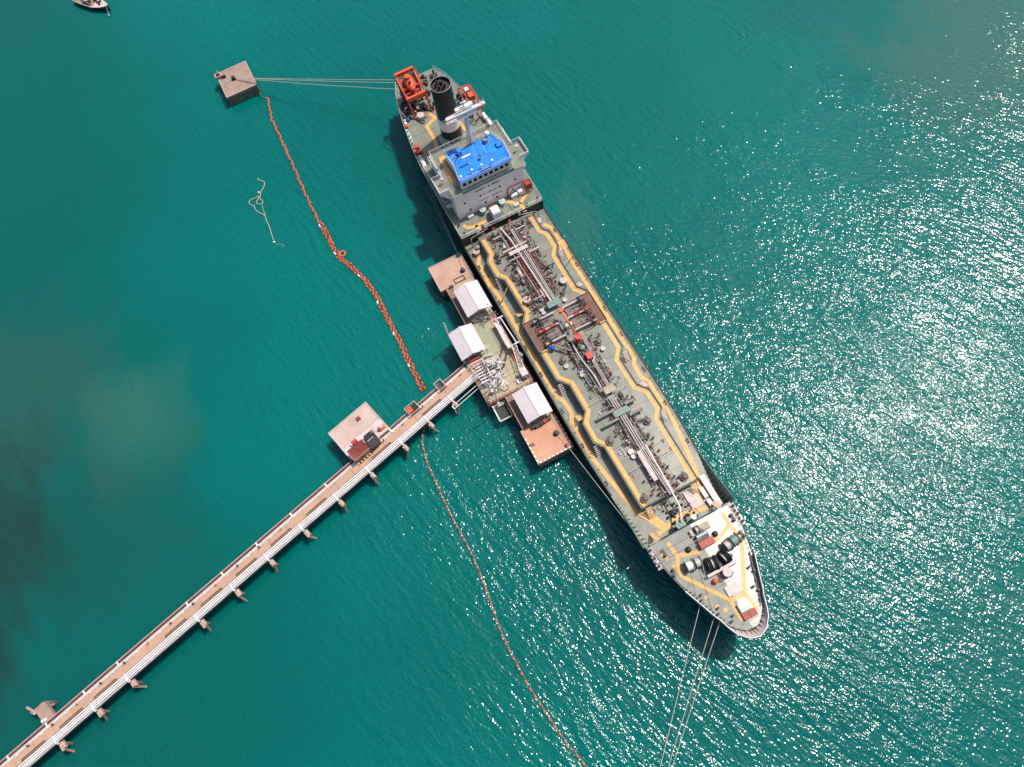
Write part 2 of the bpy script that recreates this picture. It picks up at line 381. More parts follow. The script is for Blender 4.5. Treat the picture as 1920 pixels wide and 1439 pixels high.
# raised trunk deck over the cargo tanks
TE = [(0.6,6.9),(5.8,6.9),(7.3,8.0),(11.8,8.0),(13.6,6.6),(22.8,6.5),(24.8,8.0),(40.1,7.85),(42.3,6.05),(48.8,6.1),(50.8,7.75),(55.5,7.85),(57.3,6.4),(71.3,6.25)]
mb = MB()
for (a, b) in zip(TE[:-1], TE[1:]):
    for sgn in (1, -1):
        mb.prism([(a[0], 0), (b[0], 0), (b[0], sgn*b[1]), (a[0], sgn*a[1])], ZM, ZTf)
mb.build('trunk_deck', 'green_deck', ship)
for sgn in (1, -1):                                                            # flat bar along the trunk edge and the side shell
    mb = MB(); L = [(x, sgn*(y - 0.06)) for x, y in TE]
    for a, b in zip(L[:-1], L[1:]):
        A, B = strip_poly([a, b], 0.06)
        mb.prism([A[0], A[1], B[1], B[0]], ZM + 0.3, ZT + 0.22)
    mb.build('trunk_coaming', 'green_paint', ship)
    mb = MB(); xs = [(-0.3, 10.27)] + [(p, hb(p) - 0.08) for p in (20, 40, 52, 58, 62, 66)]
    for a, b in zip(xs[:-1], xs[1:]):
        A, B = strip_poly([(a[0], sgn*a[1]), (b[0], sgn*b[1])], 0.12)
        mb.prism([A[0], A[1], B[1], B[0]], ZM - 0.2, ZM + 0.22)
    mb.build('gunwale_bar', 'dark_steel', ship)
# ------- weld seams (low ribs) across and along the deck plating
mb = MB()
def tw(x):
    for a, b in zip(TE[:-1], TE[1:]):
        if a[0] <= x <= b[0]: return a[1] + (b[1]-a[1])*(x-a[0])/(b[0]-a[0])
    return TE[-1][1]
for i in range(24):
    x = 2.5 + i*2.95
    if 25 < x < 33.2: continue
    for sgn in (1, -1):
        w_ = tw(x) - .15
        mb.prism([(x-.025, 0), (x+.025, 0), (x+.025, sgn*w_), (x-.025, sgn*w_)], lambda X, Y: ZTf(X, Y) - .01, lambda X, Y: ZTf(X, Y) + .012)
        h_ = hb(x) - .2; a, b = sorted((sgn*(tw(x) + .08), sgn*h_)); mb.box(x-.025, x+.025, a, b, ZM - .02, ZM + .012)
for i in range(14):
    x = -2.2 - i*3.4
    if -22 < x < -5: continue
    mb.box(x-.025, x+.025, -hb(x)+.3, hb(x)-.3, ZP - .02, ZP + .012)
for i in range(7):
    x = 79.6 + i*2.6
    for sgn in (1, -1):
        w_ = hb(x) - .3; mb.prism([(x-.025, 0), (x+.025, 0), (x+.025, sgn*w_), (x-.025, sgn*w_)], lambda X, Y: ZFf(X, Y) - .01, lambda X, Y: ZFf(X, Y) + .014)
tag(mb.build('weld_seams', 'seam_paint', ship), kind='stuff')
# ------- painted walkways
PT = [(1.6,6.1),(6.0,6.0),(7.6,7.1),(11.5,7.1),(13.2,5.75),(23,5.6),(25.2,7.1)]
PT2 = [(32.9,7.0),(39.8,6.95),(42,5.2),(49,5.25),(51,6.9),(55.2,7.0),(57,5.6),(71.1,5.4)]
PMn = [(3.5,8.2),(5.4,9.35),(10,9.45),(15,9.15),(42.5,9.15),(43.8,8.35),(47.1,8.15),(48.6,9.0),(58,9.0),(64,8.1),(70.5,7.0),(75.8,4.3)]
for sgn in (1, -1):
    for pts, z in ((PT, ZTf), (PT2, ZTf), (PMn, ZM)):
        ribbon(MB(), [(x, sgn*y) for x, y in pts], 0.84, z, 0.02, 1.5).build('yellow_walkway', 'yellow_paint', ship)
    ribbon(MB(), [(x, sgn*y) for x, y in [(71.9,5.2),(76.4,3.2)]], 0.8, ZM, 0.04).build('yellow_walkway', 'yellow_paint', ship)
ribbon(MB(), [(76.5,-5.6),(76.0,-2.6),(75.2,0),(76.0,2.6),(76.5,5.6)], 0.85, ZM, 0.06).build('yellow_walkway', 'yellow_paint', ship)
FW = [[(78.9,6.4),(81.4,6.5),(83.0,2.2)],[(81.4,6.5),(84.7,6.9),(93.0,2.05),(96.4,2.3)],[(79.0,-5.3),(81.9,-5.05),(83.2,-1.0)],
      [(81.9,-5.05),(84.0,-6.0),(85.4,-6.2),(92.9,-0.9),(96.7,-1.0)],[(92.95,-0.9),(93.1,2.0)]]
for i, f in enumerate(FW):
    ribbon(MB(), f, 0.72, ZFf, 0.03 + 0.008*i, 0.8).build('yellow_walkway', 'yellow_paint', ship)
for x, y, a in ((79.9,-7.75,0.2),(81.2,-7.35,0.2),(91.0,-4.3,2.6),(93.2,-3.4,2.6),(94.4,-2.5,2.6),(83.7,-6.7,2.0)):   # quarter-round snap-back marks
    mb = MB(); pl = [(x, y)] + [(x + 0.75*math.cos(a + t), y + 0.75*math.sin(a + t)) for t in [i*0.25 for i in range(7)]]
    mb.prism(pl, lambda X, Y: ZFf(X, Y) + 0.02, lambda X, Y: ZFf(X, Y) + 0.075).build('yellow_deck_mark', 'yellow_paint', ship)

# ------- guard rails
def srail(pts, z, m='white_paint', h=1.05, sp=1.5, r=0.035, bars=2, name='guard_rail'):
    return rail_mb(pts, z, h, sp, r, bars).build(name, m, ship)
for sgn in (1, -1):
    srail([(x, sgn*(hb(x) - 0.12)) for x in (-0.3, 20, 40, 52, 58, 62, 66)], ZM + 0.2, 'dark_steel', 1.05, 3.0, 0.032)
    srail([(x, sgn*(y - 0.2)) for x, y in TE if x < 25], ZT, 'dark_steel', 1.0, 2.0, 0.026)
    srail([(x, sgn*(y - 0.2)) for x, y in TE if x > 39] + [(71.1, sgn*5.9)], ZT, 'dark_steel', 1.0, 2.0, 0.026)
    srail([(x, sgn*(hb(x) - 0.12)) for x in (-50.2,-45.5,-40.3,-36.8,-31,-27,-22.9,-8,-0.6)], ZP, 'white_paint' , 1.05, 2.0, 0.03)
    # pipe stands along the side deck
    mb = MB()
    for x in range(3, 64, 3): mb.cyl((x, sgn*(hb(x) - 0.5), ZM), (x + 0.3, sgn*(hb(x) - 1.0), ZM + 0.5), 0.05, 4)
    tag(mb.build('deck_bracket', 'dark_steel', ship), kind='stuff')
srail([(71.2, -6.1), (71.2, 6.1)], ZT - 0.05, 'dark_steel', 1.0, 1.5, 0.03)
srail([(-0.5, -10.1), (-0.5, -5.6)], ZP, 'white_paint', 1.1, 1.2, 0.07)
srail([(-0.5, -4.6), (-0.5, 4.9)], ZP, 'white_paint', 1.1, 1.2, 0.07)
srail([(-0.5, 6.0), (-0.5, 10.1)], ZP, 'white_paint', 1.1, 1.2, 0.07)

# ------- stairs from the trunk to the side deck
def stair(x, y, sgn_x, m='dark_steel', w=1.15, n=6, z0=None, z1=None):
    z0 = ZM if z0 is None else z0; z1 = ZT if z1 is None else z1
    mb = MB(); Ls = 2.0
    for s in (-w/2, w/2): mb.cyl((x, y + s, z1), (x + sgn_x*Ls, y + s, z0), 0.05, 4); mb.cyl((x, y + s, z1 + 0.9), (x + sgn_x*Ls, y + s, z0 + 0.9), 0.035, 4)
    st = mb.build('stair', m, ship)
    for i in range(n):
        t = (i + 0.5)/n
        MB().box(x + sgn_x*Ls*t - 0.11, x + sgn_x*Ls*t + 0.11, y - w/2, y + w/2, z1 + (z0 - z1)*t - 0.03, z1 + (z0 - z1)*t + 0.02).build('tread', 'pink_steel' if m == 'dark_steel' else m, st)
for sgn in (1, -1):
    stair(12.1, sgn*7.7, 1); stair(41.0, sgn*7.6, 1); stair(56.0, sgn*7.6, 1)
    stair(23.0, sgn*7.4, -1, 'brass' if sgn < 0 else 'dark_steel'); stair(50.0, sgn*7.5, -1, 'brass' if sgn < 0 else 'dark_steel')
    stair(71.5, sgn*4.9, 1, 'brass'); stair(-0.2, sgn*5.5, 1, 'dark_steel', 0.9, 5, ZT - 1.0, ZP)
    stair(77.7, sgn*6.6, -1, 'brass', 1.0, 8, ZM, ZF)

# ------- manifold: rusty spill trays, gratings and crossing pipes
for sgn in (1, -1):
    MB().box(25.3, 32.8, min(sgn*5.0, sgn*7.95), max(sgn*5.0, sgn*7.95), ZT - 0.1, ZT + 0.16).build('spill_tray', 'rust_tray', ship)
    mb = MB(); mb.box(25.2, 32.9, min(sgn*7.95, sgn*8.05), max(sgn*7.95, sgn*8.05), ZT - 0.5, ZT + 0.42)
    for x in (25.2, 32.85): mb.box(x, x + 0.1, min(sgn*4.9, sgn*7.94), max(sgn*4.9, sgn*7.94), ZT - 0.1, ZT + 0.4)
    mb.build('tray_coaming', 'rust_tray', ship)
    MB().box(33.0, 33.25, min(sgn*6.3, sgn*7.6), max(sgn*6.3, sgn*7.6), ZT, ZT + 0.5).build('tray_step', 'brass', ship)
    for i in range(4):
        for j in range(2):
            x0 = 25.7 + i*1.75; y0 = 1.3 + j*1.8; a, b = sorted((sgn*y0, sgn*(y0 + 1.72)))
            MB().box(x0, x0 + 1.67, a, b, ZT + 0.32, ZT + 0.40).build('grating_panel', 'brown_grate', ship)
    mb = MB()
    for x in (26.35, 29.1, 32.3):
        mb.cyl((x, sgn*0.9, 9.3), (x, sgn*5.2, 9.3), 0.19, 8)
    for i, x in enumerate((26.35, 29.1, 32.3)):
        mid = (i == 1)
        p = MB(); p.cyl((x, sgn*0.9, 9.35), (x, sgn*4.4, 9.35), 0.2, 8).cyl((x, sgn*4.4, 9.35), (x, sgn*4.5, 9.35), 0.34, 8).cyl((x, sgn*0.85, 9.35), (x, sgn*0.95, 9.35), 0.33, 8)
        pipe = p.build('manifold_pipe', 'pipe_white' , ship, True)
        if mid: MB().cyl((x, sgn*2.1, 9.35), (x, sgn*3.6, 9.35), 0.225, 8).build('red_pipe_band', 'red_paint', pipe, True)
        v = MB(); v.cyl((x, sgn*4.5, 9.35), (x, sgn*5.2, 9.35), 0.3, 8).cyl((x, sgn*4.85, 9.35), (x, sgn*4.85, 10.1), 0.09, 6)
        va = v.build('manifold_valve', 'red_paint' if mid else 'dark_steel', ship, True)
        MB().ring((x, sgn*4.85, 10.1), 0.3, 0.05, 12, 4).build('handwheel', 'red_paint' if mid else 'dark_steel', va)
        q = MB(); q.cyl((x, sgn*5.2, 9.35), (x, sgn*5.9, 9.35), 0.2, 8, 0.3).cyl((x, sgn*5.9, 9.35), (x, sgn*6.0, 9.35), 0.4, 8)
        q.build('pipe_reducer', 'orange_paint' if mid else ('brass' if i == 2 else 'grey_steel'), ship, True)
        for dx in (-0.75, 0.75):                                               # small drain lines and valves beside each manifold
            s_ = MB(); s_.cyl((x + dx, sgn*2.6, 9.0), (x + dx, sgn*5.0, 9.0), 0.08, 6).cyl((x + dx, sgn*5.0, ZT + 0.2), (x + dx, sgn*5.0, 9.5), 0.1, 6)
            s_.build('drain_pipe', random.choice(['dark_steel','grey_steel','dark_red','dark_steel']), ship)
    mb = MB()
    for k in range(80):
        x = random.uniform(25.6, 32.5); y = sgn*random.uniform(4.2, 6.2); hgt = random.uniform(0.4, 1.2)
        mb.cyl((x, y, ZT + 0.1), (x, y, ZT + hgt), 0.06, 5); mb.obox(x, y, ZT + hgt, ZT + hgt + 0.15, 0.26, 0.2, random.random()*3)
    tag(mb.build('small_fittings', 'dark_steel', ship), kind='stuff')

# ------- long fore-and-aft pipe lines
def bendpts(pts, rad=0.6):
    out = [Vector(pts[0])]
    for a, b, c in zip(pts[:-2], pts[1:-1], pts[2:]):
        a, b, c = Vector(a), Vector(b), Vector(c); d0 = (a-b); d1 = (c-b)
        r0 = min(rad, d0.length*0.4, d1.length*0.4); p = b + d0.normalized()*r0; q = b + d1.normalized()*r0
        for t in (0, 0.25, 0.5, 0.75, 1.0): out.append(p*(1-t)**2 + b*2*t*(1-t) + q*t*t)
    out.append(Vector(pts[-1])); return out
def pipe(pts, r, m, n=8, name='cargo_pipe', fl=None, rad=0.6):
    mb = MB().tube(bendpts(pts, rad), r, n)
    if fl:
        for a, b in zip(pts[:-1], pts[1:]):
            a, b = Vector(a), Vector(b); L = (b-a).length; k = int(L/fl)
            for i in range(1, k+1):
                p = a + (b-a)*(i/(k+1)); d = (b-a).normalized()*0.05
                mb.cyl(p-d, p+d, r*1.45, n)
    return mb.build(name, m, ship, True)
P = 9.35
pipe([(1.6,-1.5,P),(6.0,-0.9,P+.1),(15.6,-0.62,P+.1),(23.9,-0.42,P+.1),(24.2,-0.42,8.4)], 0.24, 'pipe_white', fl=4)
pipe([(3.0,0.25,P+.05),(8,0.3,P+.05),(17,0.3,P+.05),(24.1,0.3,P+.05),(24.3,.3,8.4)], 0.12, 'pipe_white', fl=5)
pipe([(3.2,0.62,P),(9,0.66,P),(24.0,0.68,P),(24.2,.68,8.4)], 0.13, 'pipe_white', fl=5)
pipe([(5.2,-0.15,P-.1),(23.5,-0.08,P-.1),(23.7,-.08,8.4)], 0.12, 'grey_steel', fl=3)
pipe([(2.2,1.15,P-.1),(12,1.15,P-.1),(18.2,1.2,P-.1),(18.4,3.3,P-.1),(18.4,3.4,8.3)], 0.11, 'grey_steel', fl=3)
pipe([(2.4,-2.2,P-.2),(9,-2.1,P-.2),(16.2,-1.9,P-.2),(22.8,-1.8,P-.2)], 0.17, 'grey_steel', fl=2.5)
pipe([(4.0,-1.3,P-.3),(15,-1.35,P-.3),(23.4,-1.2,P-.3)], 0.15, 'dark_red', fl=3)
pipe([(3.6,1.6,P-.3),(22.8,1.55,P-.3)], 0.13, 'dark_red', fl=3)
pipe([(31.3,-.5,10.1),(35.5,-1.45,10.1),(39.4,-1.4,9.9),(42.6,-.85,9.7),(47.2,-.9,9.6)], 0.17, 'pipe_white', fl=None, rad=1.6)
for o_ in (0, 0.27, 0.54): pipe([(33.1,1.25+o_,P),(39.9-o_*.4,1.1+o_,P),(40.2-o_*.4,.45+o_,P),(46.9,.35+o_,P)], 0.075, 'pipe_white', rad=.3)
pipe([(33.4,2.1,P-.2),(40.6,1.95,P-.2),(46.8,1.75,P-.2)], 0.09, 'grey_steel', fl=3)
pipe([(33.6,-0.6,P-.3),(41,-0.2,P-.3),(47,-.25,P-.3)], 0.14, 'dark_steel', fl=2)
pipe([(33.8,-2.0,P-.3),(38.2,-2.3,P-.3),(40.5,-1.5,P-.3),(47,-1.4,P-.3)], 0.13, 'grey_steel', fl=2)
pipe([(33.0,-5.0,P),(36.2,-2.1,P+.1)], 0.22, 'grey_steel', fl=2)
for y in (-.5,-.05,.4): pipe([(48.6,y-.1,P),(54,y,P+.1),(61,y-.05,P+.1)], 0.13, 'pipe_white', fl=4)
for y in (-.5,-.1,.35): pipe([(61,y-.1,P+.1),(71.6,y+.3,P+.1)], 0.13, 'pipe_white', fl=4)
pipe([(61,.7,P+.2),(66,.55,P+.2),(74.4,.1,P+.3),(76.9,-1.1,P+.3),(77.2,-1.3,ZM+.4)], 0.17, 'white_paint')
for y, m in ((-1.05,'grey_steel'),(-1.4,'dark_steel'),(1.05,'grey_steel')): pipe([(48.8,y,P-.3),(60.4,y,P-.3)], 0.1, m, fl=2)
pipe([(62.5,1.1,P-.2),(71.5,1.2,P-.2),(74.0,1.3,P-.3),(76.0,2.6,P-.4),(77.2,2.8,P-.4)], 0.06, 'dark_red')
pipe([(71.0,.9,P),(76.4,1.5,P-.5)], 0.08, 'grey_steel')
for x in (2.5, 5, 13, 16, 19, 22, 34, 36.5, 39, 41.5, 44, 50, 53, 56, 58.8, 61.8, 64.6, 67.4, 70.2):   # pipe supports
    MB().box(x - .08, x + .08, -2.4 if x < 48 else -1.5, 2.3 if x < 48 else 1.4, 8.85, 9.0).box(x-.06, x+.06, -1.6, -1.48, 8.1, 8.86).box(x-.06, x+.06, 1.3, 1.42, 8.1, 8.86).build('pipe_support', 'dark_steel', ship)
for (x0, x1, ys) in ((2.6, 23.6, (-2.7,-1.75,-.75,.45,.9,1.9,2.6)), (33.6, 46.6, (-2.5,-1.9,-.9,.1,.9,2.4)), (48.8, 60.8, (-1.9,-.8,.15,.7,1.7)), (61.2, 71.0, (-.8,.1,.6,1.6))):  # extra low dark pipes, added for clutter and to imitate shadow under the rack
    for y in ys:
        a_, b_ = x0 + random.uniform(0, 2.5), x1 - random.uniform(0, 2.5)
        pipe([(a_, y, 8.7), ((a_+b_)/2, y + random.uniform(-.15,.15), 8.75), (b_, y, 8.7)], random.uniform(.07, .13), random.choice(['dark_steel','dark_steel','grey_steel','dark_red']), 6, 'service_pipe', random.choice([2, 3, None]))
# hose-handling and stripping cross lines
for x, y0, y1, r, m in ((3.6,-4.2,-2.3,.14,'pipe_white'),(3.75,1.2,3.6,.14,'pipe_white'),(7.75,-3.9,1.9,.24,'pink_steel'),(10.45,-3.8,-.9,.24,'grey_steel'),(10.45,1.2,3.9,.24,'pink_steel'),
                        (18.2,1.6,4.2,.13,'grey_steel'),(51.7,-4.6,-.6,.3,'grey_steel'),(51.6,1.5,3.8,.3,'grey_steel'),(53.7,-4.4,-1.0,.3,'grey_steel'),(54.1,1.2,3.9,.3,'grey_steel'),
                        (21.6,-3.4,-1.0,.13,'pink_steel'),(35.9,2.0,4.6,.1,'dark_steel'),(34.7,.3,1.2,.2,'pipe_white'),(15.8,2.6,4.6,.2,'dark_steel'),(13.1,-4.9,-2.5,.07,'grey_steel'),(12.9,2.0,3.6,.07,'grey_steel')):
    MB().cyl((x, y0, 9.4), (x, y1, 9.4), r, 8).cyl((x, y0-.03, 9.4), (x, y0+.08, 9.4), r*1.4, 8).cyl((x, y1-.08, 9.4), (x, y1+.03, 9.4), r*1.4, 8).box(x-.1, x+.1, y0+.3, y0+.45, 8.1, 9.3).box(x-.1, x+.1, y1-.45, y1-.3, 8.1, 9.3).build('cross_pipe', m, ship, True)
for a, b in (((64.1,-4.5),(63.8,-1.6)),((63.8,1.0),(63.9,3.8)),((48.3,-4.7),(48.25,-.5)),((48.25,.9),(48.2,3.8)),((13.2,2.9),(12.4,4.3))):
    MB().cyl((a[0],a[1],9.0),(b[0],b[1],9.0), .05, 5).cyl((a[0],a[1],8.1),(a[0],a[1],9.1), .07, 5).cyl((b[0],b[1],8.1),(b[0],b[1],9.1), .07, 5).build('spray_line', 'brass' if abs(a[0]-48.3) < .2 else 'pipe_white', ship)
# crossing platforms over the pipes
for x0, x1, y0, y1, m in ((46.6,48.2,-.9,1.5,'concrete_khaki'),(52.1,53.4,-1.7,1.6,'green_paint'),(23.9,25.3,-1.7,1.4,'green_paint'),(8.6,9.5,-3.0,1.6,'pink_steel'),(61.4,68.0,-1.6,-.75,'pink_steel'),(30.2,31.0,-.7,1.0,'pale_green')):
    mb = MB().box(x0, x1, y0, y1, 9.72, 9.82)
    for X in (x0+.1, x1-.1):
        for Y in (y0+.1, y1-.1): mb.cyl((X, Y, 8.1), (X, Y, 9.72), .05, 4)
    pf = mb.build('pipe_platform', m, ship)
    if x1 - x0 < 3: rail_mb([(x0,y0),(x1,y0)], 9.82, .9, .8, .025, 2).build('platform_rail', 'dark_steel', pf)
# tank domes, hatches, vents
def dome(x, y, r, m='brown_grate'):
    d = MB().cyl((x, y, 8.1), (x, y, 8.75), r*0.86, 12).build('tank_dome', m, ship, True)
    MB().cyl((x, y, 8.75), (x + r*.3, y, 9.4), r, 12, r*0.45).build('dome_lid', m, d, False); MB().ring((x, y, 8.78), r, .05, 14, 4).build('dome_rim', 'pink_steel', d)
    MB().cyl((x, y, 9.3), (x - r*1.1, y + .1, 9.0), .07, 5).ring((x - r*.9, y, 9.1), .26, .04, 10, 4).build('lid_arm', 'dark_steel', d)
for x, y in ((56.6,3.8),(56.8,-4.7),(69.7,4.1),(69.8,-4.6),(36.9,-4.5),(36.7,3.9),(14.4,-4.0),(14.9,2.9)): dome(x, y, .78)
def hatch(x, y, r=.42, m='pipe_white', z=8.1, h=.75):
    o = MB().cyl((x, y, z), (x, y, z + h*.75), r*.85, 10).build('tank_hatch', m, ship, True)
    MB().cyl((x, y, z + h*.75), (x, y, z + h), r, 12).ring((x, y, z + h), r*.55, .035, 10, 4).build('hatch_lid', m, o, True)
for x, y in ((5.2,-2.75),(6.1,-2.65),(5.1,2.3),(6.0,2.25),(24.3,-2.9),(25.3,-2.9),(24.6,2.5),(60.6,-2.3),(61.6,-2.25),(40.9,-2.6),(41.7,-2.7),(41.2,2.5),(38.6,3.9),(38.4,-4.6)): hatch(x, y, .5 if x < 60 else .6)
for x, y in ((20.7,-4.6),(20.4,4.4),(2.7,7.35),(2.9,-8.55)): hatch(x, y, .8, 'pink_steel', ZM if abs(y) > 6 else 8.1, 1.1)
for x, y in ((7.3,-5.2),(8.6,-5.4)): dome(x, y, .62, 'dark_steel')
# valves along the lines
valve_root = None
def valve(x, y, m, h=.9, r=.22):
    v = MB().cyl((x, y, 8.1), (x, y, 8.1 + h), .08, 6).cyl((x, y-.2, 8.1 + h*.55), (x, y+.2, 8.1 + h*.55), .16, 6).build('valve', 'dark_steel', ship)
    MB().ring((x, y, 8.15 + h), r, .045, 9, 4).cyl((x-r, y, 8.15+h), (x+r, y, 8.15+h), .03, 4).build('handwheel', m, v)
vs = [(4.9,-4.5),(4.2,4.6),(11.2,-5.0),(3.0,-.5),(9.6,3.4),(12.2,.9),(12.6,.4),(14.7,-1.0),(14.2,-2.6),(16.5,-2.4),(15.5,1.9),(17.2,-3.1),(18.9,-3.6),(19.6,2.9),(20.2,3.6),(21.8,4.2),(22.6,-4.4),(23.1,3.1),
      (24.0,-4.4),(34.8,3.2),(35.2,2.6),(37.4,-2.9),(38.0,2.7),(39.4,-3.3),(42.8,2.3),(43.4,-2.6),(44.6,2.3),(45.2,-2.4),(49.6,2.1),(50.3,2.8),(50.9,3.6),(49.9,-2.2),(55.2,1.7),(55.7,2.2),(56.0,2.8),(55.9,-2.3),(56.3,-3.1),(57.4,-2.0),
      (58.8,-2.5),(59.3,2.4),(60.2,2.9),(62.9,2.6),(66.5,2.3),(68.2,1.6),(68.8,2.4),(69.3,3.0),(69.2,-2.3),(69.8,-3.1),(70.4,-1.9),(70.5,2.2),(66.9,-3.1),(2.2,3.0),(1.9,-3.6),(2.0,4.9)]
for x, y in vs: valve(x, y, random.choice(['red_paint','dark_steel','dark_red','dark_steel','grey_steel']), random.uniform(.7, 1.3), random.uniform(.2, .32))
# dense small pipework around the pumps
for (x0, x1, y0, y1, k) in ((2,24,-4.0,3.6,330),(33.4,46.5,-3.0,2.8,170),(48.6,60.5,-2.8,2.7,110),(61,71,-2.0,2.3,70),(1.2,3.2,-5,5.4,70),(12,24,-5.0,-2.0,60)):
    for m in ('dark_steel','grey_steel','dark_red'):
        mb = MB()
        for i in range(k//2 if m != 'dark_red' else k//7):
            x = random.uniform(x0, x1); y = random.uniform(y0, y1); z = random.uniform(8.5, 9.3); L = random.uniform(.4, 1.6)
            if random.random() < .5: mb.cyl((x, y, z), (x + L, y, z), random.uniform(.04,.09), 5)
            else: mb.cyl((x, y, z), (x, y + L*(1 if y < 0 else -1), z), random.uniform(.04,.09), 5)
            mb.cyl((x, y, 8.1), (x, y, z + random.uniform(0, .4)), .05, 4)
            if random.random() < .4: mb.obox(x, y, z, z + .3, random.uniform(.2,.5), random.uniform(.2,.4), 0)
        tag(mb.build('small_pipework', m, ship), kind='stuff')
for x, y, r, L in ((12.6,-2.9,.4,3.0),(20.0,-1.0,.35,2.0)):                     # pump casings beside the line
    MB().cyl((x, y, 8.9), (x + L, y, 8.9), r, 10).cyl((x-.1, y, 8.9), (x, y, 8.9), r*1.2, 10).cyl((x+L, y, 8.9), (x+L+.1, y, 8.9), r*1.2, 10).build('cargo_heater', 'pink_steel', ship, True)
# small green and white bitts/eyes scattered on the trunk
for x, y in ((12.2,4.2),(19.0,5.0),(35.0,4.9),(45.5,3.6),(50.4,-3.6),(61.3,4.4),(63.4,4.9),(34.3,-3.9),(35.2,-3.6),(64.8,-4.2),(46.5,-3.6),(59.6,-4.3),(60.2,-3.5),(59.0,-3.6)):
    MB().cyl((x, y, 8.1), (x, y, 8.65), .12, 7).cyl((x+.45, y, 8.1), (x+.45, y, 8.65), .12, 7).box(x-.2, x+.65, y-.15, y+.15, 8.1, 8.2).build('deck_bitts', random.choice(['dark_steel','white_paint','dark_steel','orange_paint']), ship)
for sgn in (1, -1):
    for x in (6.2, 16.5, 29.0, 36.2, 45.6, 54.0, 63.0):                        # fittings on the side deck
        y = sgn*(hb(x) - .75)
        MB().cyl((x, y, ZM), (x, y, ZM + .55), .16, 8).cyl((x + .6, y, ZM), (x + .6, y, ZM + .55), .16, 8).build('side_bollard', 'dark_steel', ship)
# lifting poles lying across the side deck (hose davits)
for a, b in (((16.9,-8.9,ZM+1.2),(15.6,-6.9,ZM+2.4)),((14.6,9.9,ZM+1.0),(16.2,7.6,ZM+2.2))):
    MB().cyl(a, b, .1, 6).cyl(a, (a[0], a[1], ZM), .09, 6).build('hose_davit', 'brass', ship)
# framed yellow landing squares
for sgn, x in ((-1, 10.2), (1, 9.6)):
    y = sgn*9.2
    MB().box(x, x+2.0, y-.85, y+.85, ZM + .03, ZM + .09).build('landing_pad', 'yellow_paint', ship)
    mb = MB(); mb.box(x-.08, x, y-.93, y+.93, ZM+.03, ZM+.12).box(x+2.0, x+2.08, y-.93, y+.93, ZM+.03, ZM+.12).box(x, x+2, y-.93, y-.86, ZM+.03, ZM+.12).box(x, x+2, y+.86, y+.93, ZM+.03, ZM+.12).build('pad_border', 'white_paint', ship)
# midship hose crane, boom stowed facing aft
cr = MB().cyl((34.9,0.1,8.1), (34.9,0.1,11.2), .55, 12).build('hose_crane', 'orange_paint', ship, True)
MB().box(27.9, 34.5, -.20, .16, 11.2, 11.75).box(27.5, 28.2, -.62, .55, 11.0, 11.9).build('crane_boom', 'orange_paint', cr)
MB().cyl((34.9,.1,11.2), (34.9,.1,11.9), .75, 12).cyl((34.9,.1,11.9),(31.0,0,11.95), .07, 5).build('crane_head', 'red_paint', cr, True)
MB().cyl((34.2,-1.0,8.1), (34.2,-1.0,9.6), .2, 8).cyl((29,-.9,9.6),(34.2,-1.0,9.6), .1, 6).build('crane_hydraulic_pipe', 'dark_steel', cr)
# generator box (red), green dome tank by the crane
MB().box(38.2, 39.7, -.2, 1.0, 8.1, 9.9).build('red_locker', 'red_paint', ship)
MB().cyl((36.6,.1,8.1), (36.6,.1,9.6), .62, 12).ell((36.6,.1,9.6), .62, .62, .35, 12, 4, 0.0).build('tank_vent_dome', 'green_paint', ship, True)
o = MB(); o.cyl((33.2,-5.5,9.2), (33.9,-5.0,9.2), .38, 10).ring((33.3,-5.4,9.75), .28, .07, 12, 5); o.build('blue_valve', 'blue_drum', ship, True)
MB().cyl((40.6,-2.3,8.1), (40.6,-2.3,9.0), .3, 8).build('blue_valve', 'blue_drum', ship, True)

# ================================================================== accommodation
hs = MB().box(-18.9, -5.55, -8.5, 8.5, ZP, ZB - .12).build('accommodation_house', 'house_paint', ship)
# tier along both sides with green side decks
for sgn in (1, -1):
    a, b = sorted((sgn*8.52, sgn*10.35))
    MB().box(-20.4, -8.0, a, b, ZA - .3, ZA).build('side_deck', 'green_deck', ship)
    MB().box(-20.4, -9.5, min(sgn*8.53, sgn*9.6), max(sgn*8.53, sgn*9.6), ZP, ZA - .31).build('side_house', 'house_paint', ship)
    srail([(-20.3, sgn*10.25), (-8.1, sgn*10.25), (-8.1, sgn*8.6)], ZA, 'white_paint', 1.05, 1.5, .04)
MB().box(-21.6, -18.92, -8.4, 8.4, ZP, ZA - .1).build('aft_house', 'house_paint', ship)
MB().box(-21.7, -18.95, -8.5, 8.5, ZA - .1, ZA).build('aft_house_deck', 'green_deck', ship)
srail([(-18.95,-8.4),(-21.6,-8.4),(-21.6,8.4),(-18.95,8.4)], ZA, 'white_paint', 1.05, 1.5, .04)
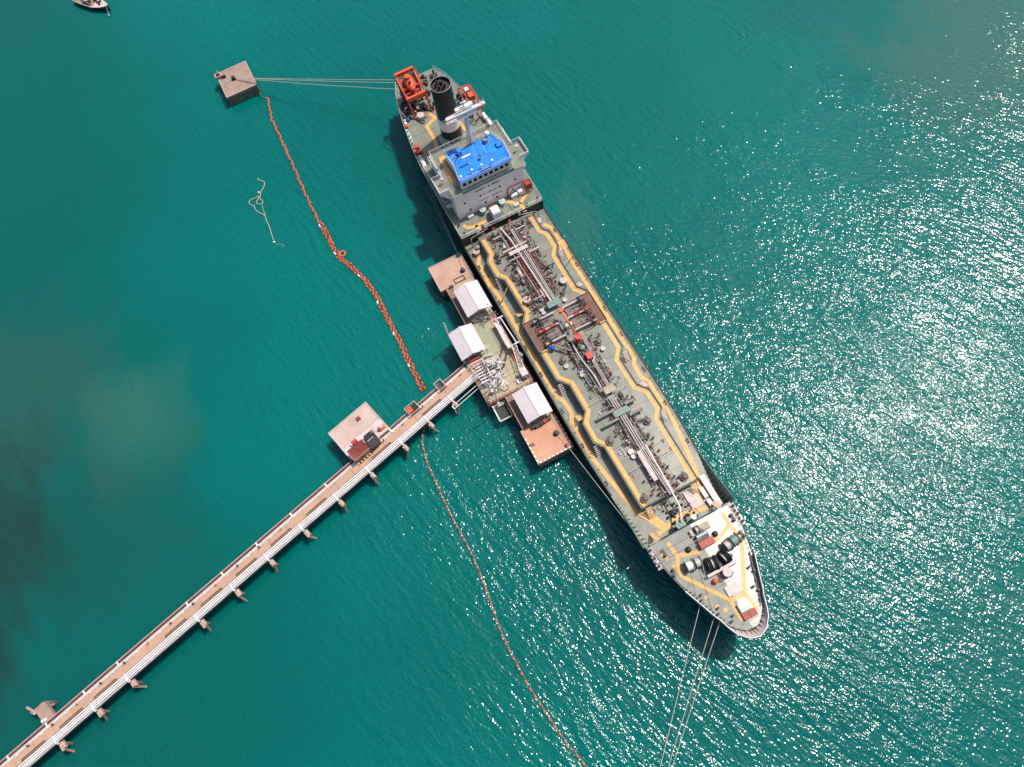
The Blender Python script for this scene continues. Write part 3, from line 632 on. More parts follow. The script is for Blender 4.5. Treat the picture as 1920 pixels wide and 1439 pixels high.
# bridge deck with wings
BD = [(-19.0,-8.2),(-12.0,-8.2),(-12.0,-10.8),(-7.45,-10.8),(-7.45,-8.6),(-5.3,-8.52),(-5.3,8.52),(-7.45,8.6),(-7.45,11.1),(-12.0,11.1),(-12.0,8.9),(-19.0,8.9)]
MB().prism(BD, ZB - .12, ZB).build('bridge_deck', 'green_deck', ship)
def wallrun(pts, z0, z1, th, m, name, closed=False):
    mb = MB(); pp = pts + ([pts[0]] if closed else [])
    for a, b in zip(pp[:-1], pp[1:]):
        A, B = strip_poly([a, b], th); mb.prism([A[0], A[1], B[1], B[0]], z0, z1)
    return mb.build(name, m, ship)
wallrun([(-12.0,-10.75),(-7.5,-10.75),(-7.5,-8.5)], ZB-.1, ZB + 1.05, .09, 'house_paint', 'wing_bulwark')
wallrun([(-12.0,11.05),(-7.5,11.05),(-7.5,8.7)], ZB-.1, ZB + 1.05, .09, 'house_paint', 'wing_bulwark')
srail([(-12.0,-10.7),(-12.0,-8.15),(-18.95,-8.15),(-18.95,8.85),(-12.0,8.85),(-12.0,11.0)], ZB, 'white_paint', 1.1, 1.2, .05, 3)
wallrun([(-5.36,-6.3),(-5.36,6.4)], ZB, ZB + .75, .08, 'green_paint', 'ledge_bulwark')
for sgn in (1, -1):                                                            # sloped haunches carrying the wings
    y0, y1 = sgn*8.45, sgn*10.7
    for x in (-7.6, -9.6, -11.6):
        MB().add([(x,y0,ZB-.13),(x,y1,ZB-.13),(x,y0,ZB-3.2),(x-.12,y0,ZB-.13),(x-.12,y1,ZB-.13),(x-.12,y0,ZB-3.2)], [(0,1,2),(3,5,4),(0,3,4,1),(1,4,5,2),(0,2,5,3)]).build('wing_bracket', 'house_paint', ship)
# wheelhouse
WH = [(-6.3,-6.0),(-6.3,6.3),(-11.0,6.7),(-14.6,5.5),(-14.6,.8),(-14.2,-.6),(-14.2,-3.2),(-15.4,-3.6),(-15.4,-5.6),(-11,-5.3)]
wh = MB().prism(WH, ZB, ZR - .1).build('wheelhouse', 'house_paint', ship)
MB().prism([(x*1.0 + (-.25 if x < -12 else .2)*(1 if x > -7 or x < -12 else 0), y + (.15 if y > 0 else -.15)) for x, y in WH], ZR - .1, ZR).build('blue_roof', 'blue_paint', ship)
RF = [(-6.15,-6.1),(-6.15,6.4),(-11.0,6.8),(-14.8,5.6)]
for k in range(9):
    y = -5.1 + k*1.28
    w = MB().box(-6.31, -6.26, y - .42, y + .42, ZB + 1.05, ZB + 1.95).build('bridge_window', 'glass', wh)
rail_mb([(-15.5,-5.7),(-11,-5.4),(-6.2,-6.05),(-6.2,6.35),(-11,6.8),(-14.8,5.6)], ZR, 1.1, 1.1, .045, 3).build('roof_rail', 'white_paint', wh)
rail_mb([(-14.8,5.6),(-14.8,.9)], ZR, 1.1, 1.1, .04, 3).build('roof_rail', 'white_paint', wh)
MB().box(-6.19, -6.16, -1.2, 1.5, ZR + .5, ZR + 1.05).build('name_board', 'pink_steel', wh)
# portholes and notices on the front bulkhead
for y, z in ((-6.3,13.5),(-2.41,13.53),(2.39,13.59),(6.3,13.54),(-5.36,10.49),(-1.52,10.5),(1.39,10.55),(5.4,10.5)):
    fr = MB().box(-5.56, -5.50, y-.24, y+.24, z-.3, z+.3).build('window', 'letters_grey', hs)
    MB().box(-5.50, -5.48, y-.19, y+.19, z-.25, z+.25).build('pane', 'glass', fr)
def text(s, parent, m, loc, size, rot, name='lettering', width=None, bold=0.012):
    c = bpy.data.curves.new(name, 'FONT'); c.body = s; c.size = size; c.align_x = 'LEFT'; c.align_y = 'CENTER'; c.extrude = .01; c.offset = bold
    t = bpy.data.objects.new('tmp', c); C.objects.link(t); bpy.context.view_layer.update()
    me = bpy.data.meshes.new_from_object(t.evaluated_get(bpy.context.evaluated_depsgraph_get())); bpy.data.objects.remove(t)
    xs = [v.co.x for v in me.vertices]; x0, x1 = min(xs), max(xs); k = (width/(x1-x0)) if width else 1.0
    for v in me.vertices: v.co.x = (v.co.x - x0)*k
    me.materials.clear(); me.materials.append(MATS[m])
    o = obj(name, me, parent, loc); o.rotation_euler = rot; return o
RT = (R(90), 0, R(90))
text('SAFETY', hs, 'letters', (-5.53,-3.3,15.55), .78, RT, width=2.65, bold=.02)
text('FIRST', hs, 'letters', (-5.53,.62,15.5), .78, RT, width=2.05, bold=.02)
text('NO', hs, 'letters_grey', (-5.53,-1.84,13.6), .5, RT, width=.75)
text('SMOKING', hs, 'letters_grey', (-5.53,-.52,13.55), .5, RT, width=2.2)
text('POLLUTION', hs, 'letters_grey', (-5.53,-3.1,11.8), .5, RT, width=2.5)
text('PREVENTION', hs, 'letters_grey', (-5.53,.33,11.75), .5, RT, width=2.6)
MB().box(-5.53, -5.515, -.32, .22, 15.4, 15.62).box(-5.53, -5.514, -.16, .06, 15.24, 15.8).build('safety_cross', 'letters', hs)
# items on the deck in front of the house
def mushroom(x, y, z, r, h, m, top=None):
    v = MB().cyl((x,y,z),(x,y,z+h),r*.7,12).build('mushroom_vent', m, ship, True)
    MB().cyl((x,y,z+h),(x,y,z+h+.28),r,14).cyl((x,y,z+h+.28),(x,y,z+h+.4),r*.4,10).build('vent_cap', top or m, v, True)
mushroom(-4.4,-2.9,ZP,.78,1.1,'pale_green'); mushroom(-4.1,1.9,ZP,.78,1.1,'pale_green')
hood = MB(); prof = [(-3.9,0),(-3.9,1.1),(-3.6,1.9),(-3.0,2.5),(-2.2,2.8),(-1.2,2.8),(-.9,2.4),(-.9,0)]
n_ = len(prof); hood.add([(x,-1.7,ZP+z) for x,z in prof] + [(x,.15,ZP+z) for x,z in prof], [tuple(range(n_)), tuple(range(2*n_-1,n_-1,-1))] + [(i, n_+i, n_+(i+1)%n_, (i+1)%n_) for i in range(n_)])
hood.build('ventilator_hood', 'white_paint', ship)
for pts in ([(-3.7,-8.4),(-2.6,-7.9),(-2.1,-6.4),(-2.1,-3.4)],[(-2.2,-6.0),(-.55,-5.3)],[(-4.5,2.9),(-2.3,5.4),(-.55,5.6)],[(-2.3,5.4),(-4.7,8.9)]):
    ribbon(MB(), pts, .8, ZP, .02).build('yellow_walkway', 'yellow_paint', ship)
MB().cyl((-3.6,.9,ZP+.5),(-.7,1.4,ZP+.5), .08, 6).build('deck_pipe', 'concrete_khaki', ship)
MB().cyl((-3.6,3.2,ZP+.5),(-.7,3.6,ZP+.5), .08, 6).build('deck_pipe', 'concrete_khaki', ship)
MB().box(-2.5,-1.9,3.9,6.0-.8,ZP,ZP+.5).build('deck_locker', 'pale_green', ship)
MB().box(-5.0,-3.9,-.9,.1,ZP,ZP+.5).build('deck_locker', 'brass', ship)
for y0, y1 in ((-6.6,-5.2),(4.4,6.0)):
    MB().box(-5.0,-4.3,y0,y1,ZP+.0,ZP+.9).build('stores_box', 'white_paint', ship)
MB().box(-5.2,-4.2,6.2,7.9,ZP,ZP+1.3).build('stores_box', 'white_paint', ship)
mb = MB().tube(bendpts([(-5.3,3.9,ZP+.1),(-5.3,3.9,ZP+2.4),(-5.3,4.6,ZP+3.0),(-5.3,9.4,ZP+3.0),(-4.3,9.6,ZP+3.0),(-4.3,9.6,ZP)], .4), .12, 6); mb.build('red_pipe_frame', 'dark_red', ship, True)
MB().box(-5.2,-4.0,8.1,9.5,ZP+1.0,ZP+2.9).build('red_cabinet', 'dark_red', ship)
for x, y in ((-4.0,-9.3),(-1.2,-9.2),(-.9,-5.0+.3),(-1.0,6.6),(-1.3,9.4)): MB().cyl((x,y,ZP),(x,y,ZP+.8), .22, 8).ell((x,y,ZP+.8), .25,.25,.15,8,3,0).build('cowl_vent', random.choice(['white_paint','dark_steel']), ship, True)
for y in (-2.9,1.2): MB().box(-.3,.1,y,y+.6,ZP-1.4,ZP-.9).build('fire_box', 'red_paint', ship)
MB().box(-.38,-.2,-6.6,-5.9,ZP-.9,ZP+.1).build('notice_board', 'pink_steel', ship); MB().box(-.38,-.2,3.9,4.5,ZP-.9,ZP+.1).build('notice_board', 'pink_steel', ship)
mushroom(2.4,-7.9,ZM,.5,1.5,'grey_steel','grey_steel')
MB().tube(bendpts([(1.0,-8.6,ZM),(1.0,-8.6,8.9),(.6,-8.4,9.2),(.2,-4.0,9.4)],.5),.1,6).build('deck_pipe','grey_steel',ship,True)
MB().tube(bendpts([(2.0,7.9,ZM),(2.0,7.9,8.9),(1.6,7.5,9.2),(.6,3.5,9.4)],.5),.1,6).build('deck_pipe','grey_steel',ship,True)
# blue roof fittings
ribbon(MB(), [(-16.7,-4.2),(-16.7,-6.4),(-8.9,-6.5)], .85, ZB, .02).build('yellow_walkway', 'yellow_paint', ship)
bn = MB().cyl((-9.9,.7,ZR),(-9.9,.7,ZR+1.1), .26, 10).build('magnetic_compass', 'white_paint', wh, True)
MB().ell((-9.9,.7,ZR+1.1), .36,.36,.42,10,4,-.2).build('compass_hood', 'green_paint', wh, True)
for x, y, r in ((-7.3,-2.6,.34),(-7.4,-.2,.3),(-7.3,2.3,.32),(-6.9,-5.4,.35)):
    MB().cyl((x,y,ZR),(x,y,ZR+1.0), .07, 6).ell((x,y,ZR+1.15), r,r,r*.8,10,5,-.6).build('deck_light', 'white_paint', wh, True)
mb = MB().ring((-12.2,-4.0,ZR+1.1), .95,.06,18,5).cyl((-12.2,-4.0,ZR),(-12.2,-4.0,ZR+1.1), .07, 6).cyl((-13.1,-4.0,ZR+1.1),(-11.3,-4.0,ZR+1.1), .04, 4).build('loop_antenna', 'grey_steel', wh)
mb = MB().cyl((-10.2,-2.4,ZR),(-10.2,-2.4,ZR+2.2), .12, 8).box(-10.4,-10.0,-3.3,-1.3,ZR+2.2,ZR+2.45).cyl((-8.7,-2.2,ZR),(-8.7,-2.2,ZR+1.7), .07, 6).build('radar_scanner', 'white_paint', wh)
mb = MB().ell((-14.0,4.4,ZR+1.6), .6,.6,.6,12,6,-.8).cyl((-14.0,4.4,ZR),(-14.0,4.4,ZR+1.2), .3, 8).build('satellite_dome', 'white_paint', wh, True)
MB().cyl((-13.4,3.6,ZR),(-13.4,3.6,ZR+1.0), .55, 12).build('satellite_dome', 'grey_steel', wh, True)
for x, y, h_ in ((-11.3,5.5,2.3),(-8.6,5.7,2.2),(-13.0,-2.6,3.0),(-9.4,-5.2,2.5),(-14.5,-5.0,2.4)): MB().cyl((x,y,ZR),(x,y,ZR+h_), .05, 5).cyl((x,y-.4,ZR+h_*.8),(x,y+.4,ZR+h_*.8), .03, 4).build('whip_antenna', 'white_paint', wh)
MB().box(-11.8,-10.4,5.1,6.2,ZR,ZR+.5).build('battery_box', 'blue_paint', wh); MB().box(-14.4,-12.8,-3.2,-2.4,ZR,ZR+1.2).build('battery_box', 'blue_paint', wh)
for x, y in ((-10.2,-8.9),(-9.6,9.2)):
    MB().cyl((x,y,ZB),(x,y,ZB+1.5), .09, 6).ell((x,y,ZB+1.6), .34,.34,.34,10,5,-.7).build('search_light', 'white_paint', ship, True)
# radar mast
ms = MB().cyl((-16.4,1.3,ZB),(-15.9,1.2,29.5), .6, 8, .34).cyl((-17.0,.6,ZB),(-16.1,1.0,28), .10, 6).cyl((-17.0,2.0,ZB),(-16.1,1.4,28), .10, 6)
for k in range(14): ms.cyl((-17.0+.06*k,.62,ZB+.8+.75*k),(-17.0+.06*k,1.98-.03*k,ZB+.8+.75*k), .05, 4)
mast = ms.build('radar_mast', 'white_paint', ship)
MB().box(-17.0,-14.9,-1.0,3.6,27.4,27.55).build('mast_platform', 'white_paint', mast)
MB().box(-15.8,-15.05,-3.4,5.7,28.3,28.75).cyl((-15.5,5.4,28.7),(-15.5,5.5,30.2), .06, 5).build('cross_tree', 'white_paint', mast)
MB().cyl((-17.6,3.3,27.6),(-15.6,.9,27.6), .18, 6).box(-18.6,-17.3,2.2,3.6,27.2,27.35).build('mast_arm', 'white_paint', mast)
rail_mb([(-16.6,-.6),(-16.6,3.3),(-15.3,5.4),(-15.3,-3.2)], 28.75, .7, .8, .03, 2).build('mast_rail', 'white_paint', mast)
MB().box(-16.3,-15.5,-.9,3.1,29.3,29.6).build('radar_scanner', 'white_paint', mast)
MB().cyl((-15.9,1.2,29.5),(-15.9,1.2,31.6), .1, 6).box(-16.1,-15.7,.6,1.8,30.6,30.8).build('mast_pole', 'white_paint', mast)
MB().cyl((-15.9,1.2,26.5),(-9.4,-.6,ZR+.2), .03, 4).cyl((-15.9,1.2,26.5),(-9.9,2.4,ZR+.2), .03, 4).build('mast_stay', 'white_paint', mast)

# funnel
def ringed(mb, levels, n=28):
    vs = []; fs = []
    for (x, y, z, rx, ry) in levels:
        for k in range(n):
            t = 2*math.pi*k/n; vs.append((x + rx*math.cos(t), y + ry*math.sin(t), z))
    for j in range(len(levels)-1):
        for k in range(n): fs.append((j*n + k, j*n + (k+1) % n, (j+1)*n + (k+1) % n, (j+1)*n + k))
    return mb.add(vs, fs)
fx = lambda z: (-28.3 + (z - 8.9)*.045, .3)
def lev(z, r): x, y = fx(z); return (x, y, z, r, r)
fn = ringed(MB(), [lev(8.9, 2.5), lev(13.0, 2.45)]).build('funnel', 'black', ship, True)
ringed(MB(), [lev(13.0, 2.45), lev(13.02, 2.54), lev(16.4, 2.5), lev(16.42, 2.4)]).build('white_band', 'house_paint', fn, True)
ringed(MB(), [lev(16.4, 2.4), lev(26.0, 2.3)]).build('funnel_top', 'black', fn, True)
x, y = fx(26); MB().ring((x, y, 26.0), 2.31, .09, 32, 6).build('rim', 'grey_steel', fn, True)
MB().cyl((x, y, 24.8), (x, y, 25.2), 2.26, 24).build('funnel_floor', 'soot', fn)
for dx, dy, r in ((-.7,.3,.42),(.5,-.6,.3),(.4,.7,.3),(-.5,-1.0,.24),(1.0,.2,.2),(-1.2,-.4,.2)): MB().cyl((x+dx,y+dy,25.2),(x+dx,y+dy,26.3), r, 10).cyl((x+dx,y+dy,26.28),(x+dx,y+dy,26.32), r*.8, 10).build('exhaust_pipe', 'soot', fn, True)
rail_mb([(x + 2.7*math.cos(t), y - 1.9 + 2.7*math.sin(t)) for t in (0.4,)]*1 + [(x+2.4,y-2.2),(x+3.2,y+.2),(x+2.4,y+2.3)], 17.2, 1.0, .8, .04, 2).build('funnel_rail', 'white_paint', fn)
MB().prism([(x+2.0,y-2.2),(x+3.2,y-1.6),(x+3.3,y+1.6),(x+2.0,y+2.3)], 17.0, 17.15).build('funnel_platform', 'pink_steel', fn)

# poop deck fittings
for i in range(4):
    for j in range(5):
        x = -33.6 + i*1.05 + .12*j; y = -8.0 + j*.95
        MB().cyl((x,y,ZP),(x,y,ZP+.07), .14, 8).build('deck_eye', 'concrete_khaki', ship)
for pts in ([(-37.5,-1.8),(-35.4,-.9),(-34.3,-3.9),(-30.2,-3.9),(-25.6,-4.6),(-22.0,-4.9)],[(-31.5,3.4),(-24.5,4.4),(-22.0,4.4)]):
    ribbon(MB(), pts, .8, ZP, .02, 1.2).build('yellow_walkway', 'yellow_paint', ship)
sk = MB().box(-28.4,-25.6,-4.0+.9,-1.9+.9-.2,ZP,ZP+1.3).build('engine_skylight', 'green_paint', ship)
for k in range(5): MB().box(-28.3+.55*k,-27.9+.55*k,-3.15,-2.05+.7,ZP+1.3,ZP+1.36).build('skylight_panel', 'pale_green', sk)
def winch(x, y, z, a, drums, m='green_paint', parent=None):
    """mooring winch: drums side by side on one shaft"""
    root = MB(); L = sum(d[0] for d in drums) + .3*(len(drums)+1); ca, sa = math.cos(a), math.sin(a)
    P2 = lambda s, t, zz: (x + s*ca - t*sa, y + s*sa + t*ca, zz)
    root.cyl(P2(-L/2,0,z+1.0), P2(L/2,0,z+1.0), .12, 8).obox(x, y, z, z+.22, L, 1.7, a)
    s = -L/2 + .3
    w = root.build('mooring_winch', m, ship)
    for (wd, r, dm) in drums:
        MB().cyl(P2(s+.06,0,z+1.0), P2(s+wd-.06,0,z+1.0), r*.74, 14).build('rope_drum', dm, w, True)
        MB().cyl(P2(s,0,z+1.0), P2(s+.08,0,z+1.0), r, 16).cyl(P2(s+wd-.08,0,z+1.0), P2(s+wd,0,z+1.0), r, 16).build('drum_flange', m, w, True)
        MB().obox(*P2(s-.15,0,0)[:2], z+.2, z+1.25, .14, .9, a).build('bearing_stand', m, w)
        s += wd + .3
    MB().obox(*P2(L/2-.1,-.6,0)[:2], z+.22, z+1.1, .9, .7, a).build('winch_motor', 'dark_steel', w)
    return w
h90 = math.pi/2
winch(-44.0,-1.2,ZP,h90+.1,[(1.0,.8,'rope'),(1.2,.75,'white_paint')]); winch(-43.0,4.6,ZP,h90-.1,[(1.2,.8,'rope'),(.9,.75,'green_paint')])
winch(-41.5,-6.2,ZP,.1,[(1.1,.8,'black'),(.8,.7,'rope')], 'dark_steel'); winch(-39.8,-3.0,ZP,h90,[(.9,.8,'rope'),(.9,.8,'black')], 'dark_steel')
def bitts(x, y, z, a=0.0, m='dark_steel', r=.24):
    mb = MB(); ca, sa = math.cos(a), math.sin(a); mb.obox(x, y, z, z+.1, 1.7, .7, a)
    for s in (-.5, .5): mb.cyl((x+s*ca,y+s*sa,z+.1),(x+s*ca,y+s*sa,z+.85), r, 10).cyl((x+s*ca,y+s*sa,z+.78),(x+s*ca,y+s*sa,z+.9), r*1.25, 10)
    return mb.build('mooring_bitts', m, ship, True)
for x, y, a, m in ((-47.0,-4.6,.4,'dark_steel'),(-47.0,4.6,-.4,'dark_steel'),(-38.8,-7.4,.1,'dark_steel'),(-34.4,-8.7,0,'pale_green'),(-33.0,-8.8,.2,'pale_green'),(-31.6,-9.0,0,'pale_green'),(-25.6,-9.2,0,'white_paint'),(-38.2,7.3,0,'dark_steel'),(-25.4,9.4,0,'pink_steel')): bitts(x,y,ZP,a,m)
mb = MB()
for k in range(90):
    x = random.uniform(-49,-36.5); y = random.uniform(-1,1)*(hb(x) - .9); hh = random.uniform(.3,1.3); mb.obox(x,y,ZP,ZP+hh,random.uniform(.2,.8),random.uniform(.2,.6),random.random()*3)
tag(mb.build('deck_gear', 'dark_steel', ship), kind='stuff')
mb = MB()
for k in range(40):
    x = random.uniform(-49,-36.5); y = random.uniform(-1,1)*(hb(x) - .9); mb.cyl((x,y,ZP),(x,y,ZP+random.uniform(.4,1.5)), random.uniform(.08,.3), 7)
tag(mb.build('deck_gear', 'grey_steel', ship), kind='stuff')
MB().cyl((-37.2,-4.0,ZP),(-37.2,-4.0,ZP+1.2), .9, 12).build('capstan', 'pink_steel', ship, True)
MB().ring((-36.0,-4.2,ZP+.2), .5,.12,14,6).build('rope_coil', 'dark_steel', ship)
# free-fall lifeboat ramp frame over the stern quarter
dv = MB().box(-46.6,-46.0,-5.6,-.6,15.0,15.9).build('lifeboat_davit', 'orange_paint', ship)
MB().box(-40.4,-39.8,-5.6,-.6,12.4,13.6).build('davit_beam', 'orange_paint', dv)
for y in (-5.45,-.75):
    MB().cyl((-46.4,y,15.4),(-40.0,y,13.0), .24, 6).build('davit_rail', 'orange_paint', dv)
    MB().cyl((-40.1,y,12.8),(-37.6,y,ZP), .26, 6).cyl((-46.2,y,15.0),(-43.6,y,ZP), .24, 6).build('davit_leg', 'dark_red', dv)
    MB().cyl((-46.3,y,15.3),(-43.4,y,17.4), .16, 6).cyl((-43.4,y,17.4),(-40.2,y,13.2), .14, 6).build('davit_arm', 'orange_paint', dv)
mb = MB()
for k in range(9): mb.box(-41.9+.42*k,-41.65+.42*k,-1.6,-.9,12.2-.37*k,12.3-.37*k)
mb.build('davit_ladder', 'concrete_khaki', dv)
MB().add([(-45.9,-5.2,14.2),(-40.4,-5.2,12.2),(-40.4,-1.0,12.2),(-45.9,-1.0,14.2),(-45.9,-5.2,14.3),(-40.4,-5.2,12.3),(-40.4,-1.0,12.3),(-45.9,-1.0,14.3)],[(0,3,2,1),(4,5,6,7),(0,1,5,4),(1,2,6,5),(2,3,7,6),(3,0,4,7)]).build('davit_deck', 'dark_red', dv)
MB().box(-43.0,-42.4,-5.0,-1.2,13.6,13.9).box(-41.5,-41.2,-5.0,-1.2,13.3,13.6).build('davit_crossbar', 'red_paint', dv)

# rescue boat cradle on the other quarter
ck = MB(); 
for y in (6.7,9.9): ck.box(-38.0,-29.6,y-.12,y+.12,11.6,11.85)
for x in (-38.0,-29.7): ck.box(x-.12,x+.12,6.7,9.9,11.6,11.84)
for x in (-37.8,-33.8,-30.0): ck.cyl((x,6.8,ZP),(x,6.8,11.6),.14,6).cyl((x,9.3,ZP),(x,9.8,11.6),.14,6)
ck.build('boat_cradle', 'dark_red', ship)
MB().cyl((-30.2,9.9,11.8),(-28.6,8.6,13.4), .16, 6).cyl((-28.6,8.6,13.4),(-29.4,7.0,11.8), .16, 6).build('boat_davit', 'orange_paint', ship)

# ================================================================== forecastle
for sgn in (1, -1):                                                            # bulwarks rising to the forecastle
    xs = [66,67.5,69,70.5,72,73.5,75,76.5,77.9]; mb = MB()
    tz = lambda x: ZM + .3 + (x - 66)/11.9*3.3; oy = lambda x: .85*(x - 66)/11.9
    for a, b in zip(xs[:-1], xs[1:]):
        q = [(a, sgn*(hb(a)-.1), ZM), (b, sgn*(hb(b)-.1), ZM), (b, sgn*(hb(b)+oy(b)), tz(b)), (a, sgn*(hb(a)+oy(a)), tz(a))]
        p2 = [(X, Y + sgn*.1, Z) for X, Y, Z in q]
        mb.add(q + p2, [(0,1,2,3),(7,6,5,4),(0,4,5,1),(2,6,7,3),(1,5,6,2),(3,7,4,0)])
    bw = mb.build('bulwark', 'green_paint', ship)
    for x in [67+.9*k for k in range(12)]:
        y0 = hb(x) - .12; MB().add([(x, sgn*(y0-.9*(x-64)/13), ZM), (x, sgn*y0, ZM), (x, sgn*(y0 + oy(x) - .02), tz(x)-.1), (x+.06, sgn*(y0-.9*(x-64)/13), ZM), (x+.06, sgn*y0, ZM), (x+.06, sgn*(y0 + oy(x) - .02), tz(x)-.1)], [(0,1,2),(3,5,4),(0,3,4,1),(1,4,5,2),(2,5,3,0)]).build('bulwark_bracket', 'green_paint', bw)
def zfc(x): return ZF + 1.05
mb = MB(); pts = [(x, hb(x)) for x in (77.9, 80, 82.4, 85, 88)]               # rails, then solid bulwark round the stem
for sgn in (1, -1):
    srail([(x, sgn*(y - .15)) for x, y in pts], ZF - .15, 'dark_steel', 1.05, .8, .045)
    # roller fairlead platforms
    MB().box(78.2, 82.6, min(sgn*8.3, sgn*9.3), max(sgn*8.3, sgn*9.3), ZF-.35, ZF-.1).build('fairlead_platform', 'pink_steel', ship)
    for k in range(5): MB().cyl((78.8+.8*k, sgn*8.9, ZF-.1), (78.8+.8*k, sgn*8.9, ZF+.55), .2, 8).ell((78.8+.8*k, sgn*8.9, ZF+.55), .24,.24,.16,8,3,0).build('roller_fairlead', 'white_paint' if k % 2 else 'dark_steel', ship, True)
xs = [88, 89.5, 91, 92.4, 93.7, 94.8, 95.9, 96.7, 97.4, 98.0, 98.5, 98.8]
ring_l = [(x, hb(x)) for x in xs] + [(98.95, 0)] + [(x, -hb(x)) for x in reversed(xs)]
bm = MB(); m_ = len(ring_l)
def outw(i):
    x, y = ring_l[i]; t = max(0, (x - 95.0)/4); t = t*t*(3 - 2*t); k = .12 + 1.25*t
    d = Vector((.15 + t*1.0, (1 if y > 0 else -1 if y < 0 else 0)*(1.2 - t))).normalized(); return (x + d.x*k, y + d.y*k)
for i in range(m_ - 1):
    a, b = ring_l[i], ring_l[i+1]; A, B = outw(i), outw(i+1)
    q = [(a[0],a[1],ZF-.45),(b[0],b[1],ZF-.45),(B[0],B[1],ZF+1.15),(A[0],A[1],ZF+1.15)]
    n0 = Vector((A[0]-a[0], A[1]-a[1], 0)).normalized()*.1
    p2 = [(X+n0.x, Y+n0.y, Z) for X,Y,Z in q]
    bm.add(q + p2, [(0,3,2,1),(4,5,6,7),(0,1,5,4),(2,3,7,6),(1,2,6,5),(3,0,4,7)])
bwk = bm.build('bow_bulwark', 'pink_steel', ship)
for i in range(1, m_-1):
    a = ring_l[i]; A = outw(i); t = (Vector((A[0]-a[0], A[1]-a[1]))).normalized(); pin = (a[0]-t.x*.5, a[1]-t.y*.5); s = (-t.y*.04, t.x*.04)
    MB().add([(pin[0]-s[0],pin[1]-s[1],ZF-.3),(a[0]-s[0],a[1]-s[1],ZF-.3),(A[0]-s[0],A[1]-s[1],ZF+1.05),(pin[0]+s[0],pin[1]+s[1],ZF-.3),(a[0]+s[0],a[1]+s[1],ZF-.3),(A[0]+s[0],A[1]+s[1],ZF+1.05)],
             [(0,1,2),(3,5,4),(0,3,4,1),(1,4,5,2),(2,5,3,0)]).build('bulwark_bracket', 'pink_steel', bwk)
mb = MB()
for i in range(m_-1): A, B = outw(i), outw(i+1); mb.cyl((A[0],A[1],ZF+1.2),(B[0],B[1],ZF+1.2), .09, 6)
mb.build('bulwark_cap', 'white_paint', bwk)
srail([(77.95,-8.6),(77.95,-7.2)], ZF-.2); srail([(77.95,-6.0),(77.95,6.0)], ZF-.05, 'dark_steel', 1.05, 1.2, .05); srail([(77.95,7.2),(77.95,8.6)], ZF-.2)
# anchor windlass and mooring drums
winch(84.6,-3.4,ZF,h90-.10,[(1.45,1.15,'white_paint'),(1.2,1.1,'pink_steel')]); winch(84.4,4.7,ZF,h90+.14,[(1.2,1.1,'pink_steel'),(1.5,1.15,'green_paint')])
winch(86.1,-.5,ZF,h90-.15,[(.45,1.45,'black'),(.55,1.3,'white_paint'),(.3,1.4,'green_paint')],'dark_steel'); winch(86.0,2.2,ZF,h90+.2,[(.55,1.3,'white_paint'),(.45,1.45,'black')],'dark_steel')
for y in (-.4, 1.5):
    mb = MB()
    for k in range(8): mb.ring((87.0+.27*k, y*1.0, ZF+.6-.03*k), .14,.05,8,4,'x' if k % 2 else 'z')
    mb.build('anchor_chain', 'dark_steel', ship)
    MB().cyl((89.1,y,ZF-.1),(89.1,y,ZF+.45), .5, 12).build('hawse_pipe', 'dark_steel', ship, True)
rh = MB().box(81.8,83.0,-.7,2.3,ZF,ZF+1.3).build('red_hatch', 'red_paint', ship)
for y in (-.6,.9): MB().box(81.9,82.9,y,y+1.25,ZF+1.3,ZF+1.36).build('hatch_cover', 'dark_red', rh)
MB().box(80.5,81.7,-.6,1.9,ZF,ZF+1.1).build('hydraulic_unit', 'dark_steel', ship)
MB().cyl((80.8,-.4,ZF+1.25),(80.8,1.7,ZF+1.25), .3, 10).build('hydraulic_unit', 'pale_green', ship, True)
MB().box(79.0,80.2,1.0,3.0,ZF,ZF+1.0).build('stores_box', 'concrete_khaki', ship); MB().box(79.1,80.3,-.9,.5,ZF,ZF+1.0).build('stores_box', 'pink_steel', ship)
winch(79.6,.4,ZF+.2,h90,[(.8,.7,'rope')],'dark_steel')
for x, y in ((81.9,-2.7),(81.7,3.1)): MB().cyl((x,y,ZF-.1),(x,y,ZF+.5), .5, 12).ell((x,y,ZF+.5), .55,.55,.25,12,3,0).build('mushroom_vent', 'black', ship, True)
mushroom(77.3,-1.4,ZM,.95,2.6,'green_paint'); mushroom(77.2,1.4,ZM,.5,3.0,'white_paint')
MB().box(87.4,87.9,-2.4,3.6,ZF+.2,ZF+1.3).build('chain_screen', 'pink_steel', ship)
MB().cyl((88.6,1.1,ZF),(88.6,1.1,ZF+1.5), .85, 12).build('capstan', 'pink_steel', ship, True); MB().cyl((88.7,2.4,ZF),(88.7,2.4,ZF+.9), .45, 10).build('capstan', 'white_paint', ship, True)
MB().cyl((88.9,-1.5,ZF),(88.9,-1.5,ZF+.9), .5, 10).ell((88.9,-1.5,ZF+.9), .52,.52,.35,10,4,0).build('spare_buoy', 'orange_paint', ship, True)
MB().box(90.6,92.4,-.8,1.7,ZF+.1,ZF+.55).build('store_hatch', 'pink_steel', ship)
bx = MB().box(94.1,95.7,-.5,1.8,ZF,ZF+1.0).build('deck_store', 'pale_green', ship)
for k in range(5): MB().box(94.15,94.9,-.42+.44*k,-.42+.44*k+.34,ZF+1.0,ZF+1.08).build('store_lid', 'white_paint', bx)
for y in (-.6,.75): MB().box(95.8,97.1,y,y+1.27,ZF,ZF+.75).build('red_hatch', 'dark_red', ship)
srail([(97.3,-1.0),(97.3,2.2)], ZF, 'white_paint', .9, .8, .05)
